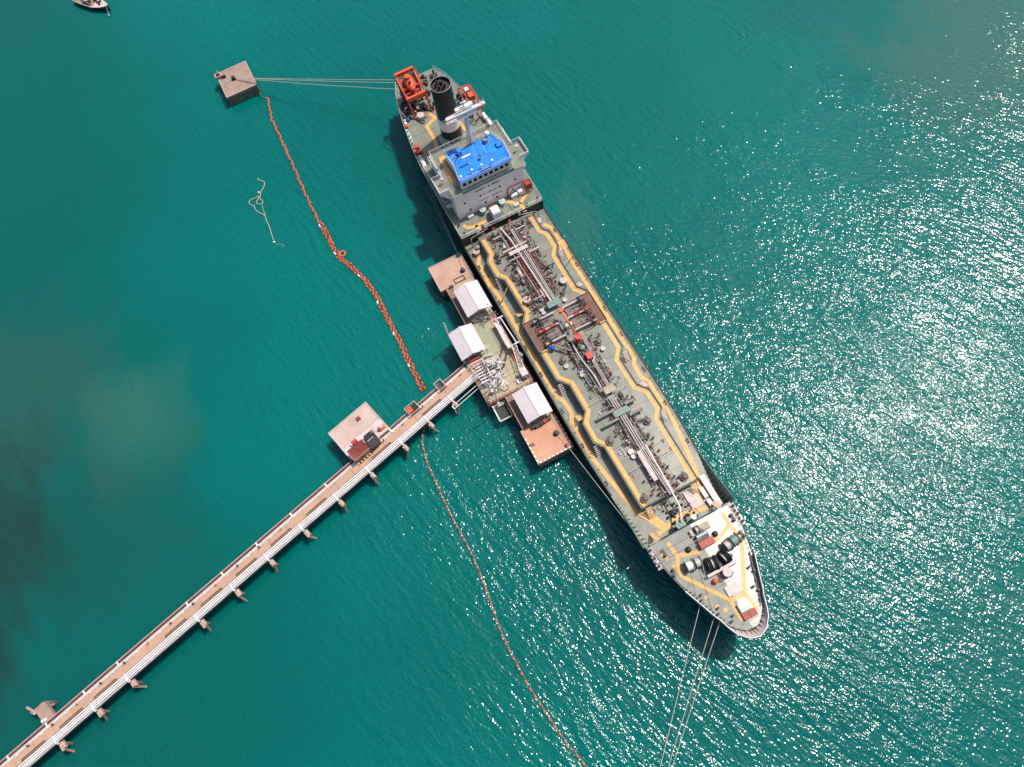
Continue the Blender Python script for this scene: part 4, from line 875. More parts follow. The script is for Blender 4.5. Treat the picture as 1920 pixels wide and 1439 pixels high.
for x, y, a in ((80.4,-6.9,.1),(84.2,-7.2,-.35),(90.2,-5.2,-.45),(93.5,-3.8,-.5),(95.7,-2.3,-.7),(80.6,7.6,0),(84.0,7.4,.3),(90.0,5.4,.45),(93.2,4.2,.5)): bitts(x,y,ZF-.15,a, 'dark_steel', .2)
mb = MB()
for k in range(26):
    x = 87.5 + k*.34; y = hb(x) - .55; mb.obox(x, y, ZF-.25, ZF+random.uniform(.1,.5), .2, .5, .6)
    if k % 2: mb.obox(x, -y, ZF-.25, ZF+random.uniform(.1,.4), .2, .4, -.6)
tag(mb.build('edge_fittings', 'dark_steel', ship), kind='stuff')
# stowed accommodation ladder and gear in the well deck
al = MB().box(70.6,77.3,6.9,8.1,ZM+.5,ZM+.75).build('accommodation_ladder', 'pink_steel', ship)
for k in range(11): MB().box(70.8+.58*k,71.2+.58*k,7.0,8.0,ZM+.75,ZM+.81).build('tread', 'white_paint', al)
MB().box(71.9,75.6,2.6,5.0,ZM,ZM+.35).build('store_hatch', 'pink_steel', ship)
MB().box(72.6,74.8,5.75,6.5,ZM,ZM+.8).build('stores_box', 'white_paint', ship); MB().box(75.2,76.6,5.75,6.5,ZM,ZM+.8).build('stores_box', 'white_paint', ship)
for x, y in ((72.3,-4.2),(72.2,-2.6),(72.1,1.6),(72.6,4.7)): MB().ring((x,y,ZM+.15), .5,.06,14,5).build('rope_coil', 'dark_steel', ship)
mb = MB()
for k in range(50):
    x = random.uniform(71.8,77.4); y = random.uniform(-2.4,2.8); hh = random.uniform(.4,1.5); mb.cyl((x,y,ZM),(x,y,ZM+hh), random.uniform(.05,.18), 6); mb.obox(x,y,ZM,ZM+hh*.5,.4,.3,random.random())
tag(mb.build('deck_gear', 'dark_steel', ship), kind='stuff')

# ================================================================== things standing on the ship
def on_ship(name, label, cat, x, y, z, a=0.0, group=None): return thing(name, label, cat, sw(x, y, z), UA + a, group)
lb = on_ship('lifeboat', 'enclosed orange lifeboat resting in the orange davit frame at the stern', 'lifeboat', -43.4, -3.1, 14.2)
mb = MB()
prof = [(-2.2,.3,.4),(-1.8,.9,.8),(-.8,1.2,1.1),(.8,1.2,1.1),(1.6,.9,.8),(2.2,.2,.4)]; n_ = 12; vs = []; fs = []
for (x, ry, rz) in prof:
    for k in range(n_): t = 2*math.pi*k/n_; vs.append((x, ry*math.cos(t), .3 + rz*math.sin(t) - x*.25))
for j in range(len(prof)-1):
    for k in range(n_): fs.append((j*n_+k, (j+1)*n_+k, (j+1)*n_+(k+1)%n_, j*n_+(k+1)%n_))
fs += [tuple(range(n_)), tuple(range(len(vs)-1, len(vs)-1-n_, -1))]
mb.add(vs, fs).build('boat_hull', 'orange_paint', lb, True)
MB().cyl((-.5,0,1.2),(-.5,0,2.0), .6, 12).build('conning_hatch', 'orange_paint', lb, True); MB().cyl((.8,0,1.2),(.8,0,1.6), .35, 10).build('roof_hatch', 'dark_red', lb, True)
rb = on_ship('rescue_boat', 'open rescue boat with orange canopy in the red cradle beside the funnel', 'boat', -34.2, 8.4, 11.3)
mb = MB(); pl = [(-3.0,-.9),(1.8,-1.1),(3.4,0),(1.8,1.1),(-3.0,.9)]
mb.prism(pl, .4, 1.2); mb.build('boat_hull', 'dark_red', rb)
MB().prism([(x*.86, y*.75) for x, y in pl], 1.2, 1.25).build('boat_floor', 'black', rb)
MB().box(-.2,1.5,-.6,.6,1.25,1.9).build('engine_cover', 'orange_paint', rb); MB().box(-2.3,-1.0,-.6,.5,1.25,1.6).build('bench', 'pale_green', rb)
MB().tube([(x, y, 1.25) for x, y in pl + [pl[0]]], .14, 6).build('gunwale', 'orange_paint', rb)
def canister(x, y, label):
    o = on_ship('life_raft', label, 'life raft', x, y, ZP, 0, 'white life raft canisters along the stern')
    MB().cyl((-1.0,0,.9),(1.0,0,.9), .5, 14).cyl((-.04,0,.9),(.04,0,.9), .53, 14).cyl((-1.08,0,.9),(-1.0,0,.9), .3, 14, .5).cyl((1.0,0,.9),(1.08,0,.9), .5, 14, .3).build('canister', 'white_paint', o, True)
    MB().box(-.6,-.5,-.4,.4,0,.6).box(.5,.6,-.4,.4,0,.6).build('cradle', 'dark_steel', o)
    return o
canister(-23.9,-9.3,'white life raft canister on the berth side of the deckhouse')
canister(-22.2,-9.4,'white life raft canister on the berth side, next to the deckhouse corner')
canister(-28.6,9.3,'white life raft canister on the seaward side near the rescue boat')
canister(-26.2,9.5,'white life raft canister on the seaward side, nearer the bridge')
def drum(x, y, m, label):
    o = on_ship('oil_drum', label, 'drum', x, y, ZP, 0, 'coloured drums by the stern rail')
    MB().cyl((0,0,0),(0,0,.9), .36, 14).ring((0,0,.3),.36,.02,14,4).ring((0,0,.6),.36,.02,14,4).build('drum_body', m, o, True)
    MB().ring((0,0,.9),.33,.03,14,4).build('drum_rim', m, o)
drum(-38.0,-8.0,'yellow_paint','yellow drum at the stern rail beside the blue drum'); drum(-38.0,-7.1,'blue_drum','blue drum standing inboard of the yellow drum')
drum(-37.1,-8.1,'white_paint','cream white drum between the yellow and orange drums'); drum(-36.3,-8.3,'orange_paint','orange drum at the end of the drum row by the rail')
for i, (x, y, d) in enumerate(((-29.3,-9.3,'closest to the stern'),(-29.1,-8.4,'inboard and closest to the stern'),(-28.2,-9.4,'by the rail in the middle of the cluster'),(-27.5,-9.1,'by the rail at the deckhouse end'),(-27.4,-8.3,'inboard at the deckhouse end'))):
    o = on_ship('red_drum', 'red drum in the cluster of five, ' + d, 'drum', x, y, ZP, 0, 'red drums clustered by the rail')
    MB().cyl((0,0,0),(0,0,.8), .42, 14).build('drum_body', 'red_paint', o, True); MB().cyl((0,0,.8),(0,0,.83), .2, 10).build('drum_cap', 'orange_paint', o)

# ================================================================== THE BERTH (same frame as the ship)
def berth_thing(name, label, cat, group=None): return thing(name, label, cat, SO, UA, group)
def plates(parent, x0, x1, y0, y1, z, nx, ny, m, gap=.05, name='floor_slab', th=.12):
    dx = (x1-x0)/nx; dy = (y1-y0)/ny
    for i in range(nx):
        for j in range(ny):
            MB().box(x0+i*dx+gap/2, x0+(i+1)*dx-gap/2, y0+j*dy+gap/2, y0+(j+1)*dy-gap/2, z-th, z + random.uniform(-.012,.012)).build(name, m, parent)
def tide_band(par, x0, x1, y0, y1, z=.75):
    MB().box(x0-.03, x1+.03, y0-.03, y1+.03, -1.0, z).build('weed_band', 'weed', par)
def kerb_dashes(parent, pts, z, L=.62, w=.26, h=.22, m='white_paint'):
    for a, b in zip(pts[:-1], pts[1:]):
        D = math.dist(a, b); k = int(D/(2*L)); ang = math.atan2(b[1]-a[1], b[0]-a[0])
        for i in range(k):
            t = (i + .5)/k; MB().obox(a[0]+(b[0]-a[0])*t, a[1]+(b[1]-a[1])*t, z, z+h, D/k*.55, w, ang).build('painted_kerb', m, parent)
def bollard(parent, x, y, z, s=1.0, m='black'):
    MB().cyl((x,y,z),(x,y,z+.5*s), .32*s, 12).ell((x,y,z+.5*s), .42*s,.42*s,.22*s,12,4,-.3).cyl((x,y,z),(x,y,z+.12*s), .5*s, 12).build('bollard', m, parent, True)
def fender(parent, x, y, z0=.6, z1=3.6):
    MB().box(x-.5,x+.5,y,y+.35,z0,z1).cyl((x-.5,y-.2,2.4),(x+.5,y-.2,2.4),.32,10).build('rubber_fender', 'rubber', parent)
def solid(parent, x0, x1, y0, y1, z1, top, name='concrete_cap'):
    MB().box(x0, x1, y0, y1, -2.5, z1 - .7).build('caisson', 'concrete_side', parent); tide_band(parent, x0, x1, y0, y1)
    MB().box(x0 - .12, x1 + .12, y0 - .12, y1 + .12, z1 - .7, z1).build(name, top, parent)
ZQ = 4.0
# aft (north) platform
pn = berth_thing('berthing_platform', 'square pinkish concrete platform beside the ship near the bridge front', 'platform', 'berthing platforms at both ends of the berth')
solid(pn, -0.6, 6.3, -19.7, -11.5, ZQ, 'concrete_pink'); MB().box(6.43,16.9,-17.0,-11.6,ZQ-.6,ZQ-.1).build('service_deck', 'concrete_khaki', pn)
bollard(pn, 4.0,-13.0,ZQ,1.2,'dark_steel'); bollard(pn, .0,-12.2,ZQ,.8,'dark_steel')
MB().box(-.66,-.5,-19.6,-11.6,ZQ,ZQ+.14).build('edge_kerb', 'concrete_pale', pn); MB().box(-.5,6.3,-19.76,-19.6,ZQ,ZQ+.14).build('edge_kerb', 'concrete_pale', pn)
MB().box(-.3,6.2,-11.66,-11.5,ZQ,ZQ+.16).build('edge_kerb', 'concrete_pale', pn)
for k in range(4): fender(pn, .5+k*1.7, -11.4)
mb = MB().box(5.1,5.2,-15.9,-13.4,ZQ,ZQ+.25).box(6.2,6.3,-15.9,-13.4,ZQ,ZQ+.25).box(5.1,6.3,-15.9,-15.8,ZQ,ZQ+.24).box(5.1,6.3,-13.5,-13.4,ZQ,ZQ+.24).build('hatch_frame', 'dark_steel', pn)
MB().box(6.3,6.8,-17.6,-16.7,ZQ,ZQ+.5).build('tool_box','dark_steel',pn)
# fore (south) platform
ps = berth_thing('berthing_platform', 'square orange-tan concrete platform with white dashed kerb nearest the bow', 'platform', 'berthing platforms at both ends of the berth')
solid(ps, 44.9, 52.8, -18.95, -11.1, ZQ, 'concrete_orange'); MB().box(36.45,44.76,-17.0,-11.3,ZQ-.6,ZQ-.1).build('service_deck', 'concrete_khaki', ps)
kerb_dashes(ps, [(46.5,-18.9),(52.75,-18.9),(52.75,-11.3)], ZQ, .45); kerb_dashes(ps, [(45.2,-11.15),(52.2,-11.15)], ZQ, .45)
bollard(ps, 48.8,-12.7,ZQ,1.3,'dark_steel'); bollard(ps, 52.1,-12.1,ZQ,.8,'dark_red')
mb = MB().cyl((48.4,-18.7,ZQ+.2),(48.4,-17.8,ZQ+.2), .17,8).cyl((48.8,-18.6,ZQ+.2),(48.8,-17.7,ZQ+.2), .17,8).build('timber_chock', 'wood', ps)
for k in range(4): fender(ps, 45.9+k*1.9, -11.0)
MB().box(45.0,46.0,-15.9,-15.4+.9,ZQ,ZQ+.7).build('cable_reel', 'black', ps)
# access walkways along the sheds
def walkway(x0, x1, y0, y1, label):
    w = berth_thing('access_walkway', label, 'walkway', 'narrow walkways linking the platforms')
    MB().box(x0,x1,y0,y1,ZQ-.25,ZQ-.02).build('walkway_deck', 'brown_grate', w)
    for y in (y0, y1): MB().box(x0,x1,y-.08,y+.08,ZQ-.3,ZQ+.14).build('side_beam', 'concrete_orange', w)
    rail_mb([(x0,y0),(x1,y0)], ZQ+.1, 1.0, 1.3, .04, 2).build('hand_rail', 'concrete_orange', w)
walkway(6.5,17.2,-18.4,-17.3,'narrow rusty walkway beside the shed nearest the bridge'); walkway(36.5,44.7,-18.4,-17.25,'narrow rusty walkway beside the shed nearest the bow')
# central loading platform
pc = berth_thing('loading_platform', 'central khaki loading platform crowded with pipes, hoses and red railings', 'platform')
MB().box(17.3,36.3,-22.4,-11.4,ZQ-1.1,ZQ-.1).build('platform_slab', 'concrete_khaki', pc)
for x in (18.5,22.5,27,31,35.2):
    for y in (-21.6,-17,-12.4): MB().cyl((x,y,-3),(x,y,ZQ-1.1), .45, 10).build('pile', 'concrete_side', pc, True)
MB().box(17.5,26.3,-17.1,-13.2,ZQ-.1,ZQ+.03).build('floor_slab', 'concrete_green', pc)
MB().box(24.7,26.3,-22.2,-17.15,ZQ-.1,ZQ+.03).build('floor_slab', 'concrete_green', pc)
plates(pc, 26.35,32.4,-16.3,-11.6,ZQ+.03,5,4,'concrete_khaki'); plates(pc, 32.45,36.2,-22.2,-11.6,ZQ+.03,2,6,'concrete_khaki')  # panel floor; its open joints also imitate shadow lines of an overhead frame
plates(pc, 17.5,26.3,-13.15,-11.5,ZQ+.03,6,1,'concrete_orange')
MB().box(26.35,32.4,-22.2,-16.35,ZQ-.1,ZQ-.02).build('pipe_pit', 'brown_grate', pc)
def brail(par, pts, m='red_rail', r=.05, h=1.1): return rail_mb(pts, ZQ, h, 1.4, r, 2).build('red_railing' if m == 'red_rail' else 'hand_rail', m, par)
brail(pc, [(36.25,-22.3),(36.25,-11.5),(28.6,-11.5)]); brail(pc, [(36.25,-22.3),(29.0,-22.3)]); brail(pc, [(35.0,-11.9),(31.5,-11.9),(31.5,-12.9),(35,-12.9)])
brail(pc, [(17.4,-11.6),(20.0,-11.6)]); brail(pc, [(26.4,-22.2),(32.6,-20.9)],'white_paint'); brail(pc,[(17.4,-22.3),(17.4,-18.6)],'white_paint')
MB().box(36.2,36.45,-22.35,-11.45,ZQ-.1,ZQ+.12).build('red_kick_plate','red_rail',pc)
for k, x in enumerate([27.2+.72*i for i in range(8)]):                          # manifold pipes of the terminal
    y1 = -17.0 - (k % 3)*.35
    p_ = MB().cyl((x,-21.4+.25*(k%2),ZQ+.9),(x,y1,ZQ+.9), .17, 8).cyl((x,-20.4,ZQ+.9),(x,-20.25,ZQ+.9), .3, 8).cyl((x,-18.8,ZQ+.9),(x,-18.65,ZQ+.9), .3, 8).cyl((x,-19.6,ZQ),(x,-19.6,ZQ+.9), .08, 5).cyl((x,y1,ZQ+.9),(x,y1,ZQ+.1), .16, 8)
    q_ = p_.build('loading_pipe', 'white_paint', pc, True)
    MB().ring((x,-19.5,ZQ+1.5), .24,.05,10,4).cyl((x,-19.5,ZQ+.9),(x,-19.5,ZQ+1.5), .06,5).build('handwheel', random.choice(['red_paint','white_paint','grey_steel']), q_)
mb = MB()
for k in range(34):
    x = random.uniform(26.6,35.4); y = random.uniform(-21.8,-16.6); z = ZQ + random.uniform(.3,1.8); L = random.uniform(.4,1.6)
    if k % 2: mb.cyl((x,y,z),(x+L,y,z), .07, 5)
    else: mb.cyl((x,y,z),(x,y+L,z), .07, 5)
    mb.cyl((x,y,ZQ-.1),(x,y,z+.3), .05, 4)
tag(mb.build('small_pipework', 'grey_steel', pc), kind='stuff')
for y, x0, x1 in ((-12.3,26.0,31.0),(-12.8,26.0,30.0)): MB().cyl((x0,y,ZQ+.4),(x1,y,ZQ+.4), .12, 6).build('shore_pipe', 'orange_paint', pc, True)
for x in (19.0,21.5): MB().box(x,x+1.4,-12.9+.6,-12.0+.3,ZQ,ZQ+.8).build('quay_locker', 'pink_steel', pc)
MB().cyl((17.6,-13.9,ZQ),(17.6,-13.9,ZQ+.9), .45, 8, .1).build('white_marker', 'white_paint', pc); MB().box(34.3,35.3,-14.6,-13.7,ZQ,ZQ+.5).build('white_marker', 'white_paint', pc)
for k in range(5): fender(pc, 19.5+k*3.7, -11.3)
mb = MB()
for k in range(40):
    x = random.uniform(16.9,18.4); y = random.uniform(-17,-12); z = ZQ + random.uniform(.2,1.5); mb.cyl((x,y,ZQ-.1),(x,y,z), .07, 5); mb.cyl((x,y,z),(x+random.uniform(-.6,.6),y+random.uniform(.3,1.2),z), .06, 5)
tag(mb.build('small_pipework', 'grey_steel', pc), kind='stuff')
# lower landing with steps, joined to the central platform
ld = berth_thing('boat_landing', 'low landing with dark grating and white rails below the loading platform corner', 'landing')
for k in range(7): MB().box(37.4+.4*k,37.7+.4*k,-21.4,-18.9,2.3,2.38).build('grating_bar', 'dark_steel', ld)
MB().box(36.5,37.3,-21.5,-18.8,2.6,2.75).build('landing_slab', 'concrete_khaki', ld)
MB().box(36.5,40.4,-21.75,-21.5,2.2,2.9).box(40.2,40.4,-21.5,-18.8,2.2,2.5).box(36.5,40.2,-18.85,-18.65,2.2,2.5).build('landing_frame', 'white_paint', ld)
for x, y in ((37,-21.6),(40.3,-21.6),(40.3,-18.8),(37,-18.8)): MB().cyl((x,y,-2),(x,y,2.2), .18, 8).build('pile', 'concrete_side', ld)
# sheds with ridged white roofs
def shed(x0, x1, y0, y1, ze, zr, label, wall=None):
    s = berth_thing('open_shed', label, 'shed', 'white roofed sheds on the berth'); ym = (y0+y1)/2
    for sgn in (1, -1):
        mb = MB(); n = int((x1-x0)/.16); ye = y1 if sgn > 0 else y0
        vs = []; fs = []
        for i in range(n+1):
            x = x0 + (x1-x0)*i/n; dz = .06 if i % 2 else 0
            vs += [(x, ym, zr + dz), (x, ye, ze + dz), (x, ye, ze - .05), (x, ym, zr - .05)]
        for i in range(n):
            a = i*4; b = a + 4
            fs += [(a, a+1, b+1, b) if sgn < 0 else (a, b, b+1, a+1), (a+1, a+2, b+2, b+1), (a+2, a+3, b+3, b+2)]
        fs += [(0,3,2,1), (n*4, n*4+1, n*4+2, n*4+3)]
        mb.add(vs, fs).build('roof_slope', 'roof_sheet', s)
    MB().box(x0-.02, x1+.02, ym-.16, ym+.16, zr+.02, zr+.09).build('ridge_cap', 'roof_sheet', s)
    for x in (x0+.4, (x0+x1)/2, x1-.4):
        for y in (y0+.4, y1-.4): MB().cyl((x,y,ZQ-.05),(x,y,ze+.02), .1, 6).build('post', 'white_paint', s)
    for x in (x0+.25, x1-.25):
        MB().cyl((x,y0+.3,ze-.15),(x,y1-.3,ze-.15), .09,5).cyl((x,y0+.4,ze-.15),(x,ym,zr-.15), .07,5).cyl((x,ym,zr-.15),(x,y1-.4,ze-.15), .07,5).cyl((x,y0+1.6,ze-.1),(x,y0+1.6,ZQ), .07,5).build('end_truss', 'white_paint', s)
    if wall: MB().box(x1-1.2, x1-1.0, y0+.5, y1-.5, ZQ, ze-.2).build('end_wall', 'grey_steel', s)
    return s
shed(9.1,16.7,-17.4,-11.5,6.3,7.25,'white roofed shed behind the pinkish platform, nearest the bridge')
s2 = shed(18.3,25.5,-23.0,-17.3,6.3,7.3,'white roofed shed at the jetty side of the loading platform', True)
MB().box(25.45,25.9,-21.6,-19.0,ZQ,ZQ+1.0).build('red_cabinet', 'red_paint', s2)
MB().box(17.9,25.2,-22.6,-17.6,ZQ-.4,ZQ-.06).build('shed_floor', 'concrete_khaki', s2)
shed(37.6,44.9,-17.1,-11.35,6.3,7.25,'white roofed shed beside the orange-tan platform, nearest the bow')
# stored gear spilling from the gable of the last shed
for i, (x, y, m) in enumerate(((45.3,-16.2,'black'),(45.4,-14.4,'black'),(45.3,-13.6,'dark_red'),(45.2,-12.6,'dark_steel'))):
    o = berth_thing('gear_crate', ['black crate at the shed gable, walkway side','black crate at the shed gable, second from the walkway','dark red crate at the shed gable','grey crate at the shed gable, ship side'][i], 'crate', 'crates at the bow end shed gable')
    MB().box(x-.35,x+.45,y-.4,y+.4,ZQ,ZQ+.8).build('crate_body', m, o); MB().box(x-.4,x+.5,y-.45,y+.45,ZQ+.8,ZQ+.86).build('crate_lid', m, o)
# gangway panel, beam, telescopic ladder, loading arms, hoses, lamp posts
g = berth_thing('gangway', 'long white gangway lying along the ship side of the loading platform', 'gangway')
MB().box(20.4,27.7,-12.95,-12.15,5.5,5.75).build('gangway_deck', 'white_paint', g); rail_mb([(20.4,-12.95),(27.7,-12.95)], 5.75, .8, .8, .035, 2).build('hand_rail', 'white_paint', g); rail_mb([(20.4,-12.15),(27.7,-12.15)], 5.75, .8, .8, .035, 2).build('hand_rail', 'white_paint', g)
MB().box(20.8,21.0,-12.9,-12.2,ZQ,5.5).box(27.0,27.2,-12.9,-12.2,ZQ,5.5).build('support', 'grey_steel', g)
g = berth_thing('mooring_beam', 'white horizontal beam with cross bars between the gangway and the ship', 'beam')
MB().cyl((20.5,-11.3,7),(27.8,-10.9,7), .13, 8).build('beam', 'white_paint', g, True)
for x, y in ((20.5,-11.3),(27.8,-10.9)): MB().box(x-.12,x+.12,y-.7,y+.7,6.9,7.1).cyl((x,y-.25,ZQ-.5),(x,y-.25,6.9), .12, 6).build('end_post', 'white_paint', g)
g = berth_thing('telescopic_ladder', 'white lattice boarding ladder ending in a white box beside the red railings', 'ladder')
a0 = Vector((27.4,-11.5,6.6)); a1 = Vector((33.6,-12.7,6.2)); nrm = Vector((.19,.98,0))
mb = MB()
for s in (-.45, .45): mb.cyl(a0 + nrm*s, a1 + nrm*s*1.2, .07, 5)
mb.build('side_rail', 'white_paint', g)
for k in range(15):
    t = k/14; p = a0 + (a1-a0)*t; q = a0 + (a1-a0)*min(1, t + .035); s = 1 if k % 2 else -1
    MB().cyl(p - nrm*.45*s, q + nrm*.45*s, .06, 4).build('lattice_bar', 'white_paint', g)
MB().box(33.2,35.0,-13.3,-11.9,5.2,6.4).build('ladder_cabin', 'white_paint', g)
for k in range(4): MB().box(33.35+.42*k,33.6+.42*k,-13.2,-12.0,6.4,6.46).build('roof_slat', 'pink_steel', g)
for x, y in ((33.4,-13.1),(34.8,-13.1),(33.4,-12.1),(34.8,-12.1)): MB().cyl((x,y,ZQ),(x,y,5.2), .1, 6).build('leg', 'orange_paint', g)
def arm(x, y, h, L, ang, label):
    g = thing('loading_arm_crane', label, 'loading arm', sw(x, y, ZQ), UA + ang, 'white loading arms on the central platform')
    MB().cyl((0,0,0),(0,0,h), .2, 8).cyl((0,0,0),(0,0,.15), .5, 10).build('riser', 'white_paint', g, True)
    MB().cyl((0,0,h),(L,0,h-1.2), .15, 8).cyl((L,0,h-1.2),(L,0,.5), .12, 8).build('outer_arm', 'white_paint', g, True)
    MB().cyl((-1.3,0,h+.2),(0,0,h), .14, 6).box(-1.9,-1.2,-.4,.4,h-.2,h+.5).build('counterweight', 'pink_steel', g)
    MB().cyl((-.6,-.8,h+.4),(.8,.8,h+.4), .06,5).cyl((-.6,.8,h+.4),(.8,-.8,h+.4), .06,5).cyl((-.6,-.8,h+.4),(-.6,.8,h+.4), .06,5).cyl((.8,-.8,h+.4),(.8,.8,h+.4), .06,5).build('brace_frame', 'white_paint', g)
arm(33.2,-17.6,3.4,2.0,.4,'white loading arm with crossed braces in the middle of the platform')
arm(29.4,-16.8,3.0,1.8,1.2,'white loading arm next to the black hoses'); arm(34.2,-19.6,3.6,1.6,2.6,'white loading arm nearest the low landing')
def lamp(x, y, z, h, label, arms=.8):
    g = thing('lamp_mast', label, 'lamp post', sw(x, y, z), UA, 'white lamp masts of the berth')
    MB().cyl((0,0,0),(0,0,h), .14 if arms > 0 else .24, 8, .09 if arms > 0 else .2).cyl((0,0,0),(0,0,.3), .3, 8).build('pole', 'white_paint', g, True)
    if arms > 0: MB().cyl((-arms,0,h),(arms,0,h), .06, 5).cyl((0,-arms,h-.2),(0,arms,h-.2), .06, 5).build('cross_arm', 'white_paint', g)
    for s in ((-arms, arms) if arms > 0 else (0,)): MB().box(s-.16,s+.16,-.14,.14,h-.02,h+.16).build('lamp_head', 'grey_steel', g)
lamp(17.9,-22.9,ZQ-.2,7.0,'thick white post at the outer corner of the jetty side shed', 0); lamp(36.9,-20.9+.6,ZQ-.3,11.5,'tall white lamp mast above the low landing'); lamp(26.0,-17.2,ZQ,4.5,'short white mast beside the green floor with cross bars')
lamp(18.2,-12.6,ZQ,5.0,'white mast between the shed gable and the gangway'); lamp(30.6,-10.9-.4,ZQ,3.0,'short white mast by the ship side red railing', .4)
def hose(pts, label):
    g = berth_thing('cargo_hose', label, 'hose', 'black hoses on the loading platform')
    mb = MB().tube(bendpts(pts, 1.4), .13, 8); mb.build('hose_body', 'rubber', g, True)
    MB().cyl(pts[0], Vector(pts[0]) + (Vector(pts[0])-Vector(pts[1])).normalized()*.3, .2, 8).build('hose_flange', 'grey_steel', g)
hose([(25.2,-13.2,ZQ+1.2),(26.4,-13.6,ZQ+1.5),(27.9,-15.0,ZQ+1.3),(28.6,-16.9,ZQ+.9)],'black hose arching from the gangway foot to the pipes')
hose([(27.6,-12.8,ZQ+1.8),(28.6,-13.9,ZQ+2.0),(29.9,-14.9,ZQ+1.4),(31.3,-16.9,ZQ+.9)],'longer black hose crossing the slabs towards the loading arms')
hose([(27.6,-12.8,ZQ+1.6),(28.5,-12.0,ZQ+1.5),(29.3,-12.3,ZQ+.3)],'short black hose hooked beside the lattice ladder')
g = berth_thing('deck_crane_frame', 'white steel pipe gantry over the manifold pipes', 'gantry')
for x in (27.0,32.2):
    MB().cyl((x,-21.9,ZQ-.1),(x,-21.9,ZQ+2.2), .1, 6).cyl((x,-16.6,ZQ-.1),(x,-16.6,ZQ+2.2), .1, 6).cyl((x,-21.9,ZQ+2.2),(x,-16.6,ZQ+2.2), .09, 6).build('gantry_leg', 'white_paint', g)
MB().cyl((27.0,-19.0,ZQ+2.2),(32.2,-19.0,ZQ+2.2), .09, 6).cyl((27.0,-16.6,ZQ+2.2),(32.2,-16.6,ZQ+2.2), .09, 6).build('gantry_beam', 'white_paint', g)

# ================================================================== mooring dolphins
def dolphin(x0, x1, y0, y1, zt, label):
    g = berth_thing('mooring_dolphin', label, 'mooring dolphin')
    MB().box(x0+.15, x1-.15, y0+.15, y1-.15, -2.5, zt-.5).build('caisson', 'concrete_side', g)
    for k in range(14):                                                        # rough stained ribs of the sheet wall
        y = y0 + .45 + (y1-y0-.9)*k/13; MB().box(x1-.16, x1-.02+random.uniform(0,.08), y-.2, y+.17, -1.5, zt-.5-random.uniform(0,.8)).build('wall_rib', 'concrete_side', g)
        x = x0 + .45 + (x1-x0-.9)*k/13; MB().box(x-.2, x+.17, y0+.02-random.uniform(0,.06), y0+.16, -1.5, zt-.5-random.uniform(0,.8)).build('wall_rib', 'concrete_side', g)
    MB().box(x0, x1, y0, y1, zt-.5, zt).build('concrete_cap', 'concrete_stained', g)
    for (a,b,c,d) in ((x0,x1,y0,y0+.18),(x0,x1,y1-.18,y1),(x0,x0+.18,y0+.18,y1-.18),(x1-.18,x1,y0+.18,y1-.18)): MB().box(a,b,c,d,zt,zt+.12).build('edge_kerb', 'concrete_pale', g)
    return g
zd = 3.0
dl = dolphin(-87.0,-77.2,-45.4,-36.6,zd,'square weathered concrete dolphin alone in open water with a black bollard')
bollard(dl, -82.5,-41.5,zd,1.3)
MB().box(-86.2,-84.6,-45.8,-44.2,zd,zd+.9).build('ladder_box', 'concrete_pink', dl); MB().box(-85.9,-84.8,-45.4,-44.4,zd+.9,zd+.95).build('box_lid', 'black', dl)
MB().box(-85.0,-84.2,-44.2,-43.2,zd,zd+.5).build('ladder_box', 'black', dl); MB().cyl((-85.8,-44.6,zd),(-85.8,-44.6,zd+2.0), .08, 6).build('marker_post', 'white_paint', dl)
for k in range(7): MB().cyl((-79.8+.02*k,-42.0+.42*k,zd),(-79.8+.02*k,-42.0+.42*k,zd+.12), .1, 6).build('bolt_stub', 'concrete_pale', dl)
e = at(1190, 1640, 3.0); ue, we = (e - SO).dot(_u), (e - SO).dot(_v)
d2 = dolphin(ue-4, ue+4, we-4, we+4, zd, 'square concrete dolphin out past the bow holding the head lines')
bollard(d2, ue, we, zd, 1.3)

# ================================================================== mooring ropes
def rope(p0, p1, sag, label, r=.06, n=26, group='taut mooring ropes'):
    p0, p1 = Vector(p0), Vector(p1); g = thing('mooring_rope', label, 'rope', p0, 0, group); pts = []
    for i in range(n+1): t = i/n; p = p0.lerp(p1, t) - p0; p.z -= sag*4*t*(1-t); pts.append(p)
    MB().tube(pts, r, 5).build('rope_strand', 'rope', g, True); return g
bd = sw(-82.5,-41.5,zd+.5)
rope(bd, at(812,150,ZP+1.2), .25, 'stern rope from the lone dolphin, uppermost of the three'); rope(bd, at(750,155.5,ZP+1.0), .25, 'stern rope from the lone dolphin, middle of the three'); rope(bd, at(752,168,ZP+.9), .35, 'stern rope from the lone dolphin, lowest of the three')
b2 = sw(ue, we, zd+.5)
rope(at(1312,1138,ZF), b2, 1.0, 'head rope below the bow, on its berth side'); rope(at(1339,1158,ZF), b2 + Vector((.3,0,0)), 1.2, 'head rope below the bow, middle of the three'); rope(at(1350,1166,ZF), b2 + Vector((.6,0,0)), 1.2, 'head rope below the bow, on its open sea side')
rope(sw(52.1,-12.1,ZQ+.5), sw(79.6,-8.9,ZF+.4), .5, 'spring rope from the orange-tan platform forward to the fairleads')
rope(sw(.0,-12.2,ZQ+.4), sw(-19.0,-10.6,ZP+.3), .5, 'breast rope from the pinkish platform aft to the poop, hull side', .04); rope(sw(.0,-12.2,ZQ+.4), sw(-21.5,-11.0,ZP-2.5), .5, 'breast rope from the pinkish platform aft to the poop, water side', .04)
rope(sw(4.0,-13.0,ZQ+.4), sw(.0,-12.2,ZQ+.4), .1, 'rope tail between the two bollards of the pinkish platform', .05, 8); rope(sw(48.8,-12.7,ZQ+.5), sw(52.1,-12.1,ZQ+.4), .1, 'rope tail between the two bollards of the orange-tan platform', .05, 8)
